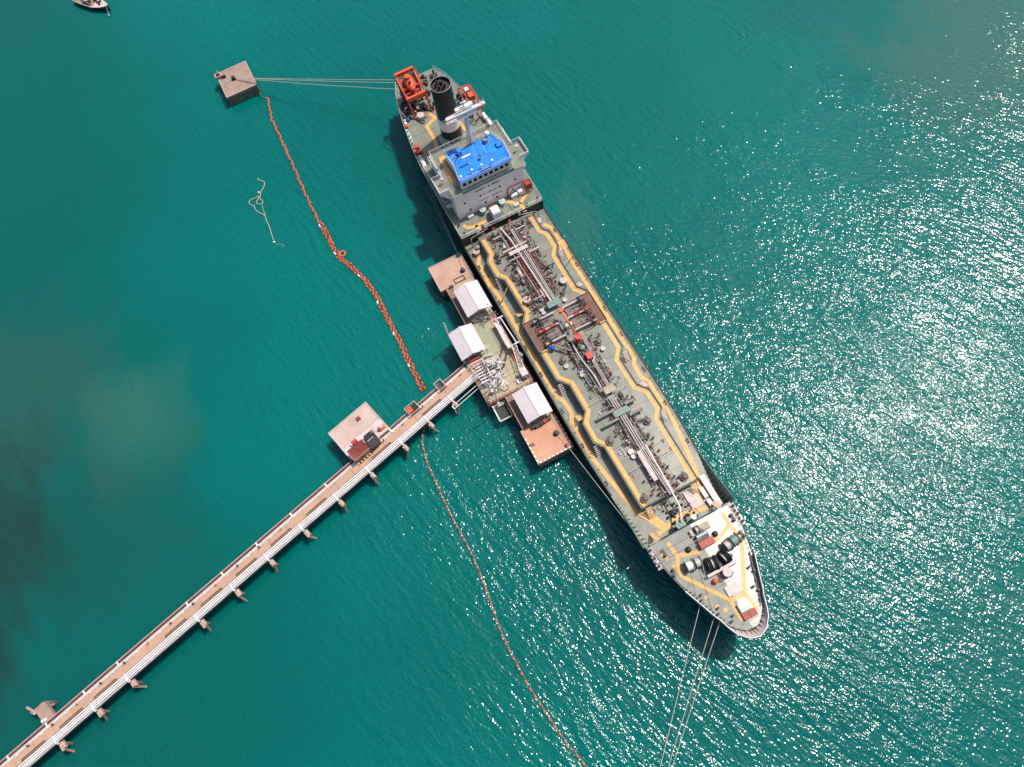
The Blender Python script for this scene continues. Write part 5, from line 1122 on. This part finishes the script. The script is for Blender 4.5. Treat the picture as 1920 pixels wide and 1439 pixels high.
rope(sw(79.9,-.2,ZF+1.2), sw(79.9,-8.9,ZF+.5), .1, 'rope across the forecastle to the aftermost berth side fairlead', .05, 12); rope(sw(81.2,.2,ZF+1.4), sw(81.5,-8.9,ZF+.5), .1, 'rope across the forecastle beside the red hatch', .05, 12)
rope(sw(84.8,-3.6,ZF+1.6), at(1312,1138,ZF+.4), .1, 'rope from the white winch drum to the bow fairlead', .05, 12); rope(sw(85.0,-2.0,ZF+1.6), at(1341,1158,ZF+.4), .1, 'rope from the pink winch drum to the bow fairlead', .05, 12)

# ================================================================== JETTY
JA = math.atan2(-math.sin(R(42.15)), -math.cos(R(42.15)))
J0 = Vector((-24.9, 65.8, 0)); jx = Vector((math.cos(JA), math.sin(JA), 0)); jy = Vector((-jx.y, jx.x, 0))
def jl(px, py, z): p = at(px, py, z) - J0; return (p.dot(jx), p.dot(jy))
mat('fire_red', (0.19, 0.045, 0.035), 0.6, 0.35, 0.5, dirt=(0.30, 0.17, 0.13), dirt_amt=0.4)
jet = thing('jetty_trestle', 'long straight jetty trestle with tan roadway and white pipes reaching the berth', 'jetty', J0, JA)
ZJ = 4.0; X0, X1 = -1.5, 135.0
N_ = 32; seg = (X1-X0)/N_
for i in range(N_):
    a = X0 + i*seg
    MB().box(a+.03, a+seg-.03, 1.15, 3.0, ZJ-.35, ZJ + random.uniform(-.01,.01)).build('road_slab', 'road_tan', jet)
MB().box(X0,X1,-.1,4.55,ZJ-.9,ZJ-.45).build('deck_beam', 'concrete_side', jet)
MB().box(X0,X1,-.05,.1,ZJ-.4,ZJ+.1).build('edge_beam', 'concrete_pale', jet); MB().box(X0,X1,.12,.5,ZJ-.44,ZJ-.3).build('pipe_shelf', 'dark_steel', jet)
MB().cyl((X0+2,.32,ZJ+.02),(X1,.32,ZJ+.02), .15, 8).build('fire_main', 'fire_red', jet, True)
for y in (.66,.86,1.02): MB().cyl((X0+2,y,ZJ-.1),(X1,y,ZJ-.1), .075, 6).build('service_pipe', 'white_paint', jet, True)
for q, y in enumerate((3.3,3.72,4.14,4.56)):
    mb = MB().tube([(X0 + (X1-X0)*k/60, y + random.uniform(-.02,.02), ZJ+.12) for k in range(61)], .165, 8)
    for k in range(9): xf = X0 + 6 + 14.5*k + 2.3*q; mb.cyl((xf,y,ZJ+.12),(xf+.12,y,ZJ+.12), .2, 8)
    mb.build('product_pipe', ('white_paint','white_paint','white_paint','pipe_white')[q], jet, True)
MB().box(X0,X1,3.02,3.1,ZJ-.4,ZJ+.16).build('kerb', 'brown_grate', jet)
caps = [jl(600+lx/6, 660+ly/6, 3) for lx, ly in ((1490,560),(1210,780),(920,1030),(550,1340))] + [jl(300+lx/4.569, 900+ly/4.569, 3) for lx, ly in ((930,670),(640,930),(340,1190))] + [jl(lx/6, 1200+ly/6, 3) for lx, ly in ((1480,460),(1110,800),(690,1170))]
cx = sorted([c[0] for c in caps] + [jl(300+1520/4.569, 900+160/4.569, 3)[0], jl(300+1220/4.569, 900+410/4.569, 3)[0]])
cxs = [cx[0]]
for c in cx[1:]:
    if c - cxs[-1] > 5: cxs.append(c)
for k in (1, 2): cxs.append(cxs[-1] + 8.4)
for i, x in enumerate(cxs):
    bt = MB().box(x-.45,x+.45,-.5,6.0,ZJ-1.7,ZJ-.95).build('pile_cap', 'concrete_pale', jet)
    MB().cyl((x,4.9,ZJ-1.7),(x,5.3,-3), .32, 8).build('pile', 'concrete_side', bt, True); MB().cyl((x,.5,ZJ-1.7),(x,.2,-3), .32, 8).build('pile', 'concrete_side', bt, True)
    MB().box(x-.22,x+.22,5.3,6.0+.25*(i%3),ZJ-.95,ZJ-.55).build('pile_head', 'concrete_pink', bt)
    MB().cyl((x+(.3 if i%2 else -.3),5.7,ZJ-1.0),(x+[1.2,-.9,2.0,.4][i%4],[7.0,6.9,6.6,7.4][i%4],-2.5), .25, 6).build('raking_pile', 'concrete_stained', bt, True)
    MB().box(x-.18,x+.18,3.1,4.95,ZJ-.43,ZJ-.04).box(x-.14,x+.14,3.15,4.8,ZJ+.30,ZJ+.35).build('pipe_saddle', 'white_paint', jet)
    MB().box(x-.16,x+.16,.05,1.2,ZJ+.18,ZJ+.24).build('pipe_bridge', 'white_paint', jet)
    if i % 2 == 0 or i > 3:
        mb = MB(); a = x + 1.6; b = x + 6.6
        for y in (2.55,2.68,2.92): mb.box(a,b,y,y+.035,ZJ,ZJ+.28)
        mb.box(a,a+.05,2.55,2.95,ZJ,ZJ+.27).box(b,b+.05,2.55,2.95,ZJ,ZJ+.27); mb.build('crash_rail', 'wood', jet)
for i in range(24):
    x = 2.0 + i*5.4
    if 33 < x < 47: continue
    MB().cyl((x,1.45,ZJ),(x,1.45,ZJ+.8), .09, 6).box(x-.16,x+.16,1.32,1.58,ZJ+.7,ZJ+.92).build('lamp_bollard', 'yellow_paint' if i % 3 == 0 else 'dark_steel', jet)
    MB().box(x+2.5,x+2.8,1.2,1.35,ZJ,ZJ+.18).build('road_stud', 'white_paint', jet)
# pipe elbows where the jetty pipes turn into the platform
for k, y in enumerate((3.3,3.72,4.14,4.56)):
    MB().tube(bendpts([(X0,y,ZJ+.12),(X0-1.2-.3*k,y,ZJ+.12),(X0-2.0-.3*k,y+.6,ZJ+.9),(X0-3.6,y+.4,ZJ+.9)], .5), .145, 8).build('product_pipe', 'white_paint', jet, True)
MB().box(X0-2.2,X0,1.0,3.0,ZJ-.3,ZJ+.02).build('road_slab', 'road_tan', jet)
MB().prism([(X0-.2,1.2),(X0+.3,1.2),(X0-.2,2.1),(X0+.3,3.0),(X0-.2,3.0),(X0-.7,2.1)], ZJ+.021, ZJ+.05).build('chevron', 'orange_paint', jet)
srv = thing('service_walkway', 'small white frame walkway hanging beside the pipes near the loading platform', 'walkway', J0, JA)
MB().box(3.4,8.2,6.1,6.2,ZJ-.9,ZJ-.7).box(.2,8.2,5.3,5.42,ZJ-.9,ZJ-.7).box(8.0,8.2,5.42,6.1,ZJ-.9,ZJ-.7).box(7.3,7.45,5.42,6.1,ZJ-.9,ZJ-.7).box(.2,.4,5.42,6.1,ZJ-.9,ZJ-.7).box(.4,3.4,6.1,6.2,ZJ-.9,ZJ-.7).build('frame', 'white_paint', srv)
MB().cyl((8.1,6.1,-2),(8.1,6.1,ZJ-.9), .12, 6).cyl((.4,6.1,-2),(.4,6.1,ZJ-.9), .12, 6).build('post', 'white_paint', srv)
# cages straddling the service pipes
def cage(px, py, L, label, fill):
    x, y = jl(px, py, 4.6); g = thing('pipe_cage', label, 'cage', J0 + jx*x + jy*.3 + Vector((0,0,ZJ)), JA, 'framed boxes over the service pipes')
    mb = MB()
    for X in (0, L): mb.box(X-.07,X+.07,-1.0,1.2,.95,1.1); [mb.box(X-.06,X+.06,Y-.06,Y+.06,-.4,.95) for Y in (-.95,1.14)]
    mb.box(.07,L-.07,-1.0,-.88,.95,1.09).box(.07,L-.07,1.08,1.2,.95,1.09).build('frame', 'concrete_pale', g)
    MB().box(.1,L-.1,-.85,1.05,.2,.26).build('floor', 'dark_steel', g)
    if fill: MB().box(.5*L,L-.2,-.7,.6,.27,.9).build('rusty_box', 'orange_paint', g); MB().box(.2,.45*L,-.6,.9,.27,.7).build('dark_box', 'black', g)
    return g
cage(829,716,1.7,'open framed box over the pipes, nearer the loading platform', False); cage(781,758,2.6,'longer framed box with a rusty orange crate over the pipes', True)
# side platform with hut
pj = thing('side_platform', 'square pale concrete platform joined to the jetty roadway', 'platform', J0, JA)
q = [jl(616.5,813.5,4), jl(686,755,4), jl(728,800,4)]
xa, xb = q[1][0], q[0][0]; ya = (q[0][1] + q[1][1])/2
MB().box(xa, xb, ya, 1.05, ZJ-1.4, ZJ-.6).build('platform_beam', 'concrete_side', pj)
plates(pj, xa-.1, xb+.1, ya-.1, -3.3, ZJ+.02, 2, 1, 'concrete_pale', .02, 'concrete_slab', .6); plates(pj, xa-.1, xb+.1, -3.28, -.12, ZJ+.02, 4, 1, 'painted_concrete', .03, 'painted_slab', .5)
for (a,b,c,d) in ((xa-.1,xb+.1,ya-.1,ya+.1),(xa-.1,xa+.08,ya+.1,-.3),(xb-.08,xb+.1,ya+.1,-.3)): MB().box(a,b,c,d,ZJ+.04,ZJ+.2).build('edge_kerb', 'pink_steel', pj)
for x in (xa+1, (xa+xb)/2, xb-1):
    for y in (ya+1, ya+4): MB().cyl((x,y,-3),(x,y,ZJ-1.4), .4, 8).build('pile', 'concrete_side', pj, True)
c_ = jl(672,786,4); MB().box(c_[0]-.45,c_[0]+.45,c_[1]-.45,c_[1]+.45,ZJ+.04,ZJ+.3).build('red_manhole', 'roof_red', pj)
h1 = jl(560+865/9.6, 780+640/9.6, 6.3); h2 = jl(560+1010/9.6, 780+800/9.6, 6.3); h3 = jl(560+1125/9.6, 780+415/9.6, 6.3)
hut = thing('guard_hut', 'hut with a ridged dark red roof beside the jetty roadway', 'hut', J0, JA)
hx0, hx1, hy0, hy1 = h3[0], h1[0], h1[1], h2[1]
MB().box(hx0+.2,hx1-.2,hy0+.2,hy1-.2,ZJ+.03,6.2).build('wall', 'concrete_pale', hut)
for k in range(11):
    y = hy0 + (hy1-hy0)*k/11
    MB().box(hx0,hx1,y+.015,y+(hy1-hy0)/11-.015,6.2+.012*(k%2),6.32+.03*(k%2)).build('roof_panel', 'roof_red', hut)
MB().box(hx0-.08,hx1+.08,hy1,hy1+.1,6.1,6.36).build('fascia', 'concrete_orange', hut); MB().box(hx1,hx1+.1,hy0,hy1,6.1,6.36).build('fascia', 'concrete_orange', hut)
for k in range(10): MB().box(hx0+(hx1-hx0)*k/10,hx0+(hx1-hx0)*(k+1)/10-.02,hy1+.15,hy1+.5,ZJ+.03,ZJ+.4).build('hazard_kerb', 'yellow_paint' if k % 2 else 'black', hut)
b1 = jl(560+1290/9.6, 780+440/9.6, 5.6)
sb = thing('black_shelter', 'dark flat roofed shelter standing against the red roofed hut', 'shelter', J0, JA)
MB().box(hx0-2.6,hx0-.25,hy0+.4,hy1+.1,ZJ+.03,5.7).build('wall', 'dark_steel', sb); MB().box(hx0-2.75,hx0-.15,hy0+.3,hy1+.2,5.7,5.85).build('roof', 'black', sb)
MB().box(hx0-2.2,hx0-.6,hy0+1.1,hy0+1.25,5.86,5.95).build('roof_bar', 'pink_steel', sb); MB().box(hx0-2.9,hx0-2.76,hy0+.5,hy1+.1,5.5,5.8).build('roof_edge', 'concrete_orange', sb)
for k in range(5): MB().box(hx0-2.6,hx0-.3,hy0+1.5+.35*k,hy0+1.7+.35*k,5.86,5.9).build('roof_batten', 'dark_steel', sb)
bb = thing('black_bin', 'low black bin behind the dark shelter', 'bin', J0, JA); MB().box(hx0-2.9,hx0-.6,hy0-.8,hy0+.2,ZJ+.03,ZJ+.9).build('bin_body', 'black', bb); MB().box(hx0-2.8,hx0-2.3,hy0-.7,hy0-.1,ZJ+.9,ZJ+1.0).build('bin_lid', 'brown_grate', bb)
t1 = jl(560+1000/9.6, 780+465/9.6, 4.6)
tr = thing('pump_trolley', 'small red and white trolley parked behind the hut', 'trolley', J0 + jx*t1[0] + jy*t1[1] + Vector((0,0,ZJ+.03)), JA)
MB().box(-.65,.65,-.35,.35,.2,.75).build('tank', 'red_paint', tr); MB().box(.66,1.0,-.3,.3,.2,.6).build('hitch_box', 'white_paint', tr)
for x in (-.4,.4):
    for y in (-.4,.4): MB().cyl((x,y-.04,.2),(x,y+.04,.2), .2, 10).build('wheel', 'rubber', tr)
t2 = jl(560+1495/9.6, 780+205/9.6, 4.6)
ps_ = thing('pump_skid', 'rusty orange pump skid at the corner of the side platform', 'pump', J0 + jx*t2[0] + jy*t2[1] + Vector((0,0,ZJ+.03)), JA)
MB().box(-.7,.7,-.45,.5,0,.5).build('skid_frame', 'orange_paint', ps_); MB().cyl((-.4,0,.7),(.4,0,.7), .28, 10).build('motor', 'pink_steel', ps_, True); MB().box(.5,.9,-.4,.2,0,.8).build('control_box', 'dark_red', ps_)
# small landing at the shore end
pf = thing('small_landing', 'small stained concrete landing with broken corners beside the jetty end', 'landing', J0, JA)
poly = [jl(x, y, 3.3) for x, y in ((0+610/9.6,1290+400/9.6),(0+770/9.6,1290+255/9.6),(0+820/9.6,1290+262/9.6),(0+985/9.6,1290+500/9.6),(0+800/9.6,1290+665/9.6))]
MB().prism(poly, 2.4, 3.3).build('slab', 'concrete_stained', pf)
for (a, b) in (((620,440),(470,360)),((860,330),(950,300)),((620,460),(545,450))):
    p_, q_ = jl(a[0]/9.6, 1290+a[1]/9.6, 2.9), jl(b[0]/9.6, 1290+b[1]/9.6, 1.2); MB().cyl((p_[0],p_[1],2.9),(q_[0],q_[1],.9), .28, 6).build('raking_pile', 'concrete_pale', pf)
p_ = jl(805/9.6, 1290+585/9.6, 3.4); MB().cyl((p_[0]-.4,p_[1],3.3),(p_[0]+.5,p_[1],3.75), .3, 8).build('pipe_stub', 'white_paint', pf)
for x, y in poly[:4]: MB().cyl((x*.98+poly[4][0]*.02,y,-3),(x*.98+poly[4][0]*.02,y,2.4), .25, 6).build('pile', 'concrete_side', pf)

# ================================================================== oil booms
def resample(P_, step):
    P_ = [Vector(p) for p in P_]; q = []
    n = len(P_)
    def cr(a, b, c, d, t): return 0.5*((2*b) + (c-a)*t + (2*a-5*b+4*c-d)*t*t + (3*b-a-3*c+d)*t**3)
    fine = []
    for i in range(n-1):
        a, b, c, d = P_[max(i-1,0)], P_[i], P_[i+1], P_[min(i+2,n-1)]
        for k in range(24): fine.append(cr(a,b,c,d,k/24))
    fine.append(P_[-1]); q = [fine[0]]; acc = 0
    for a, b in zip(fine[:-1], fine[1:]):
        L = (b-a).length
        while acc + L >= step:
            t = (step - acc)/L; a = a + (b-a)*t; q.append(a.copy()); L = (b-a).length; acc = 0
        acc += L
    return q
fm = {}
def float_mesh(m, L=1.1, r=.21):
    k = (m, L)
    if k not in fm:
        mb = MB(); lv = [(-L/2,.06),(-L*.42,r*.6),(-L*.2,r),(L*.2,r),(L*.42,r*.6),(L/2,.06)]; n = 8; vs = []; fs = []
        for x, rr in lv:
            for j in range(n): t = 2*math.pi*j/n; vs.append((x, rr*math.cos(t), rr*math.sin(t)))
        for i in range(5):
            for j in range(n): fs.append((i*n+j, (i+1)*n+j, (i+1)*n+(j+1)%n, i*n+(j+1)%n))
        fs += [tuple(range(n)), tuple(range(6*n-1,5*n-1,-1))]
        mb.add(vs, fs); me = bpy.data.meshes.new('float'); me.from_pydata(mb.v, [], mb.f); me.materials.append(MATS[m])
        for p in me.polygons: p.use_smooth = True
        fm[k] = me
    return fm[k]
UB = [(503,186),(506,205),(511,226),(523,252),(540,290),(556,325),(570,358),(585,390),(602,422),(616,446),(628,470),(640,486),(660,502),(680,521),(700,546),(716,574),(730,604),(746,634),(760,664),(774,694),(788,722),(797,736)]
g = thing('oil_boom', 'thick braided orange float boom from the lone dolphin to the jetty', 'boom', at(503,186,0))
base = at(503,186,0)
path = resample([at(x,y,0) for x,y in UB], .66)
for st in range(3):
    ph = st*2.1
    for i in range(0, len(path)-1):
        if (i + st) % 2: continue
        f = i/len(path)
        if st == 2 and f < .46: continue
        p = path[i]; d = (path[min(i+1,len(path)-1)] - path[max(i-1,0)]).normalized(); nn = Vector((-d.y, d.x, 0))
        wdt = .2 if f < .46 else .42
        if f < .07: wdt = .15
        off = nn*(wdt*math.sin(i*.9 + ph) if f < .46 else (st-1)*.42 + random.uniform(-.14,.14)) + d*random.uniform(-.15,.15)
        pos = p + off + Vector((0,0,.12)) - base
        o = obj('float', float_mesh('float_orange' if st or f < .46 else ('float_white' if i % 14 == 0 else 'float_orange')), g, pos, math.atan2(d.y, d.x) + random.uniform(-.45,.25))
        o.rotation_euler.y = random.uniform(-.1,.1)
sk = MB()
for i in range(len(path)-1):
    d = (path[i+1]-path[i]).normalized(); nn = Vector((-d.y, d.x, 0)); w_ = .16 if i < len(path)*.46 else .5
    a, b = path[i]-base, path[i+1]-base
    sk.add([a-nn*w_+Vector((0,0,.03)), a+nn*w_+Vector((0,0,.03)), b+nn*w_+Vector((0,0,.03)), b-nn*w_+Vector((0,0,.03))], [(0,1,2,3)])
sk.build('boom_skirt', 'boom_skirt', g)
MB().tube([at(484,172,1.0)-base, at(492,181,.3)-base, Vector((0,0,.1))], .05, 5).build('tether', 'rope', g)
MB().ring(at(642,476,.2)-base, .7,.24,14,7).build('ring_float', 'float_orange', g, True)
LB = [(803,793),(795,806),(791,822),(793,840),(800,866),(812,895),(828,930),(846,968),(862,998),(876,1024),(888,1048),(901,1080),(912,1110),(922,1138),(932,1168),(944,1198),(958,1226),(974,1256),(990,1286),(1008,1314),(1024,1340),(1042,1366),(1062,1394),(1084,1420),(1110,1452),(1140,1490)]
base = at(803,793,0)
g = thing('oil_boom', 'thin boom with single orange floats curving from the jetty to the lower edge', 'boom', base)
path = resample([at(x,y,0) for x,y in LB], 1.55)
for i, p in enumerate(path[:-1]):
    d = (path[i+1]-p).normalized()
    o = obj('float', float_mesh('float_orange', .8, .19), g, p + Vector((0,0,.1)) - base, math.atan2(d.y, d.x) + random.uniform(-.2,.2))
    if i % 2: obj('float', float_mesh('float_white', .3, .16), g, p + d*.62 + Vector((random.uniform(-.1,.1),random.uniform(-.1,.1),.05)) - base, random.random()*3)
MB().tube([p - base + Vector((0,0,.04)) for p in path], .06, 5).build('boom_line', 'boom_skirt', g)
MB().tube([p - base + Vector((.18,.1,.06)) for p in path], .03, 4).build('tow_line', 'rope', g)
# drifting rope
DR = [(484,334),(485,338),(490,339),(495,341),(496,347),(493,354),(489,361),(488,370),(486,369),(484,374),(481,380),(484,383),(491,382),(493,378),(488,373),(485,368),(478,372),(470,375),(467,380),(470,385),(476,386),(479,393),(485,398),(493,402),(497,405),(500,414),(505,425),(508,435),(511,445),(514,452)]
base = at(484,334,0); g = thing('drifting_rope', 'tangled pale rope drifting on the water left of the float boom', 'rope', base)
pts = resample([at(x+.0,y,0) for x,y in DR], .4); MB().tube([p - base + Vector((0,0,.05)) for p in pts], .085, 5).build('rope_strand', 'rope', g, True)
pts = [at(491,383,0),at(494,394,0),at(498,405,0)]; MB().tube([p - base + Vector((0,0,.03)) for p in pts], .05, 5).build('rope_strand', 'rope', g)
pts = [at(516,459,0),at(522,458,0),at(529,459,0),at(533,463,0)]; MB().tube([p - base + Vector((0,0,.02)) for p in pts], .035, 4).build('rope_strand', 'rope', g)
for x, y in ((485,361),(514,454)): MB().ell(at(x,y,.1)-base, .32,.26,.2,10,5).build('rope_buoy', 'float_white', g, True)

# ================================================================== small boat cut by the top edge
p0 = at(203,13,1.3); p1 = at(140,-6,1.3); ba = math.atan2(p0.y-p1.y, p0.x-p1.x)
g = thing('fishing_boat', 'dark hulled wooden boat with pale bow deck entering at the top edge', 'boat', Vector((p0.x,p0.y,0)), ba)
st = [(-13,1.5,1.3),(-9,1.9,1.2),(-5,1.9,1.2),(-2.5,1.3,1.4),(-1,.7,1.6),(0,.08,1.8)]; vs = []; fs = []
for (x, w_, z) in st: vs += [(x,-w_*.55,-.4),(x,-w_,z),(x,w_,z),(x,w_*.55,-.4)]
for i in range(len(st)-1):
    a = i*4; b = a+4; fs += [(a,b,b+1,a+1),(a+2,b+2,b+3,a+3)]
fs += [(0,1,2,3),(20,23,22,21)]
MB().add(vs, fs).build('hull', 'boat_dark', g)
dk = [(x,-w_+.12) for x,w_,z in st[2:]] + [(x,w_-.12) for x,w_,z in reversed(st[2:]) if w_ > .2]
MB().prism(dk, 1.02, lambda x, y: 1.32 + max(0, x+5)*.07).build('fore_deck', 'boat_deck', g)
MB().prism([(-13,-1.3),(-5.05,-1.75),(-5.05,1.75),(-13,1.3)], .4, .55).build('deck_floor', 'wood', g)
for sgn in (1,-1): MB().tube([(x,sgn*w_,z+.05) for x,w_,z in st], .09, 6).build('gunwale', 'white_paint', g, True)
for x, y in ((-4.2,.2),(-3.0,-.3),(-3.6,.8),(-5.6,.5),(-7.0,-.3)): MB().cyl((x,y,1.3),(x,y,1.75), .38, 9).build('deck_basket', 'black', g, True)
MB().box(-9.5,-7.0,-1.0,1.0,.55,2.4).build('cabin', 'boat_deck', g); MB().box(-9.7,-6.8,-1.15,1.15,2.4,2.5).build('cabin_roof', 'white_paint', g)
MB().cyl((-.4,-.3,1.7),(.9,-1.9,.25), .035, 4).box(.5,1.3,-2.0,-1.85,.1,.3).build('anchor', 'white_paint', g)
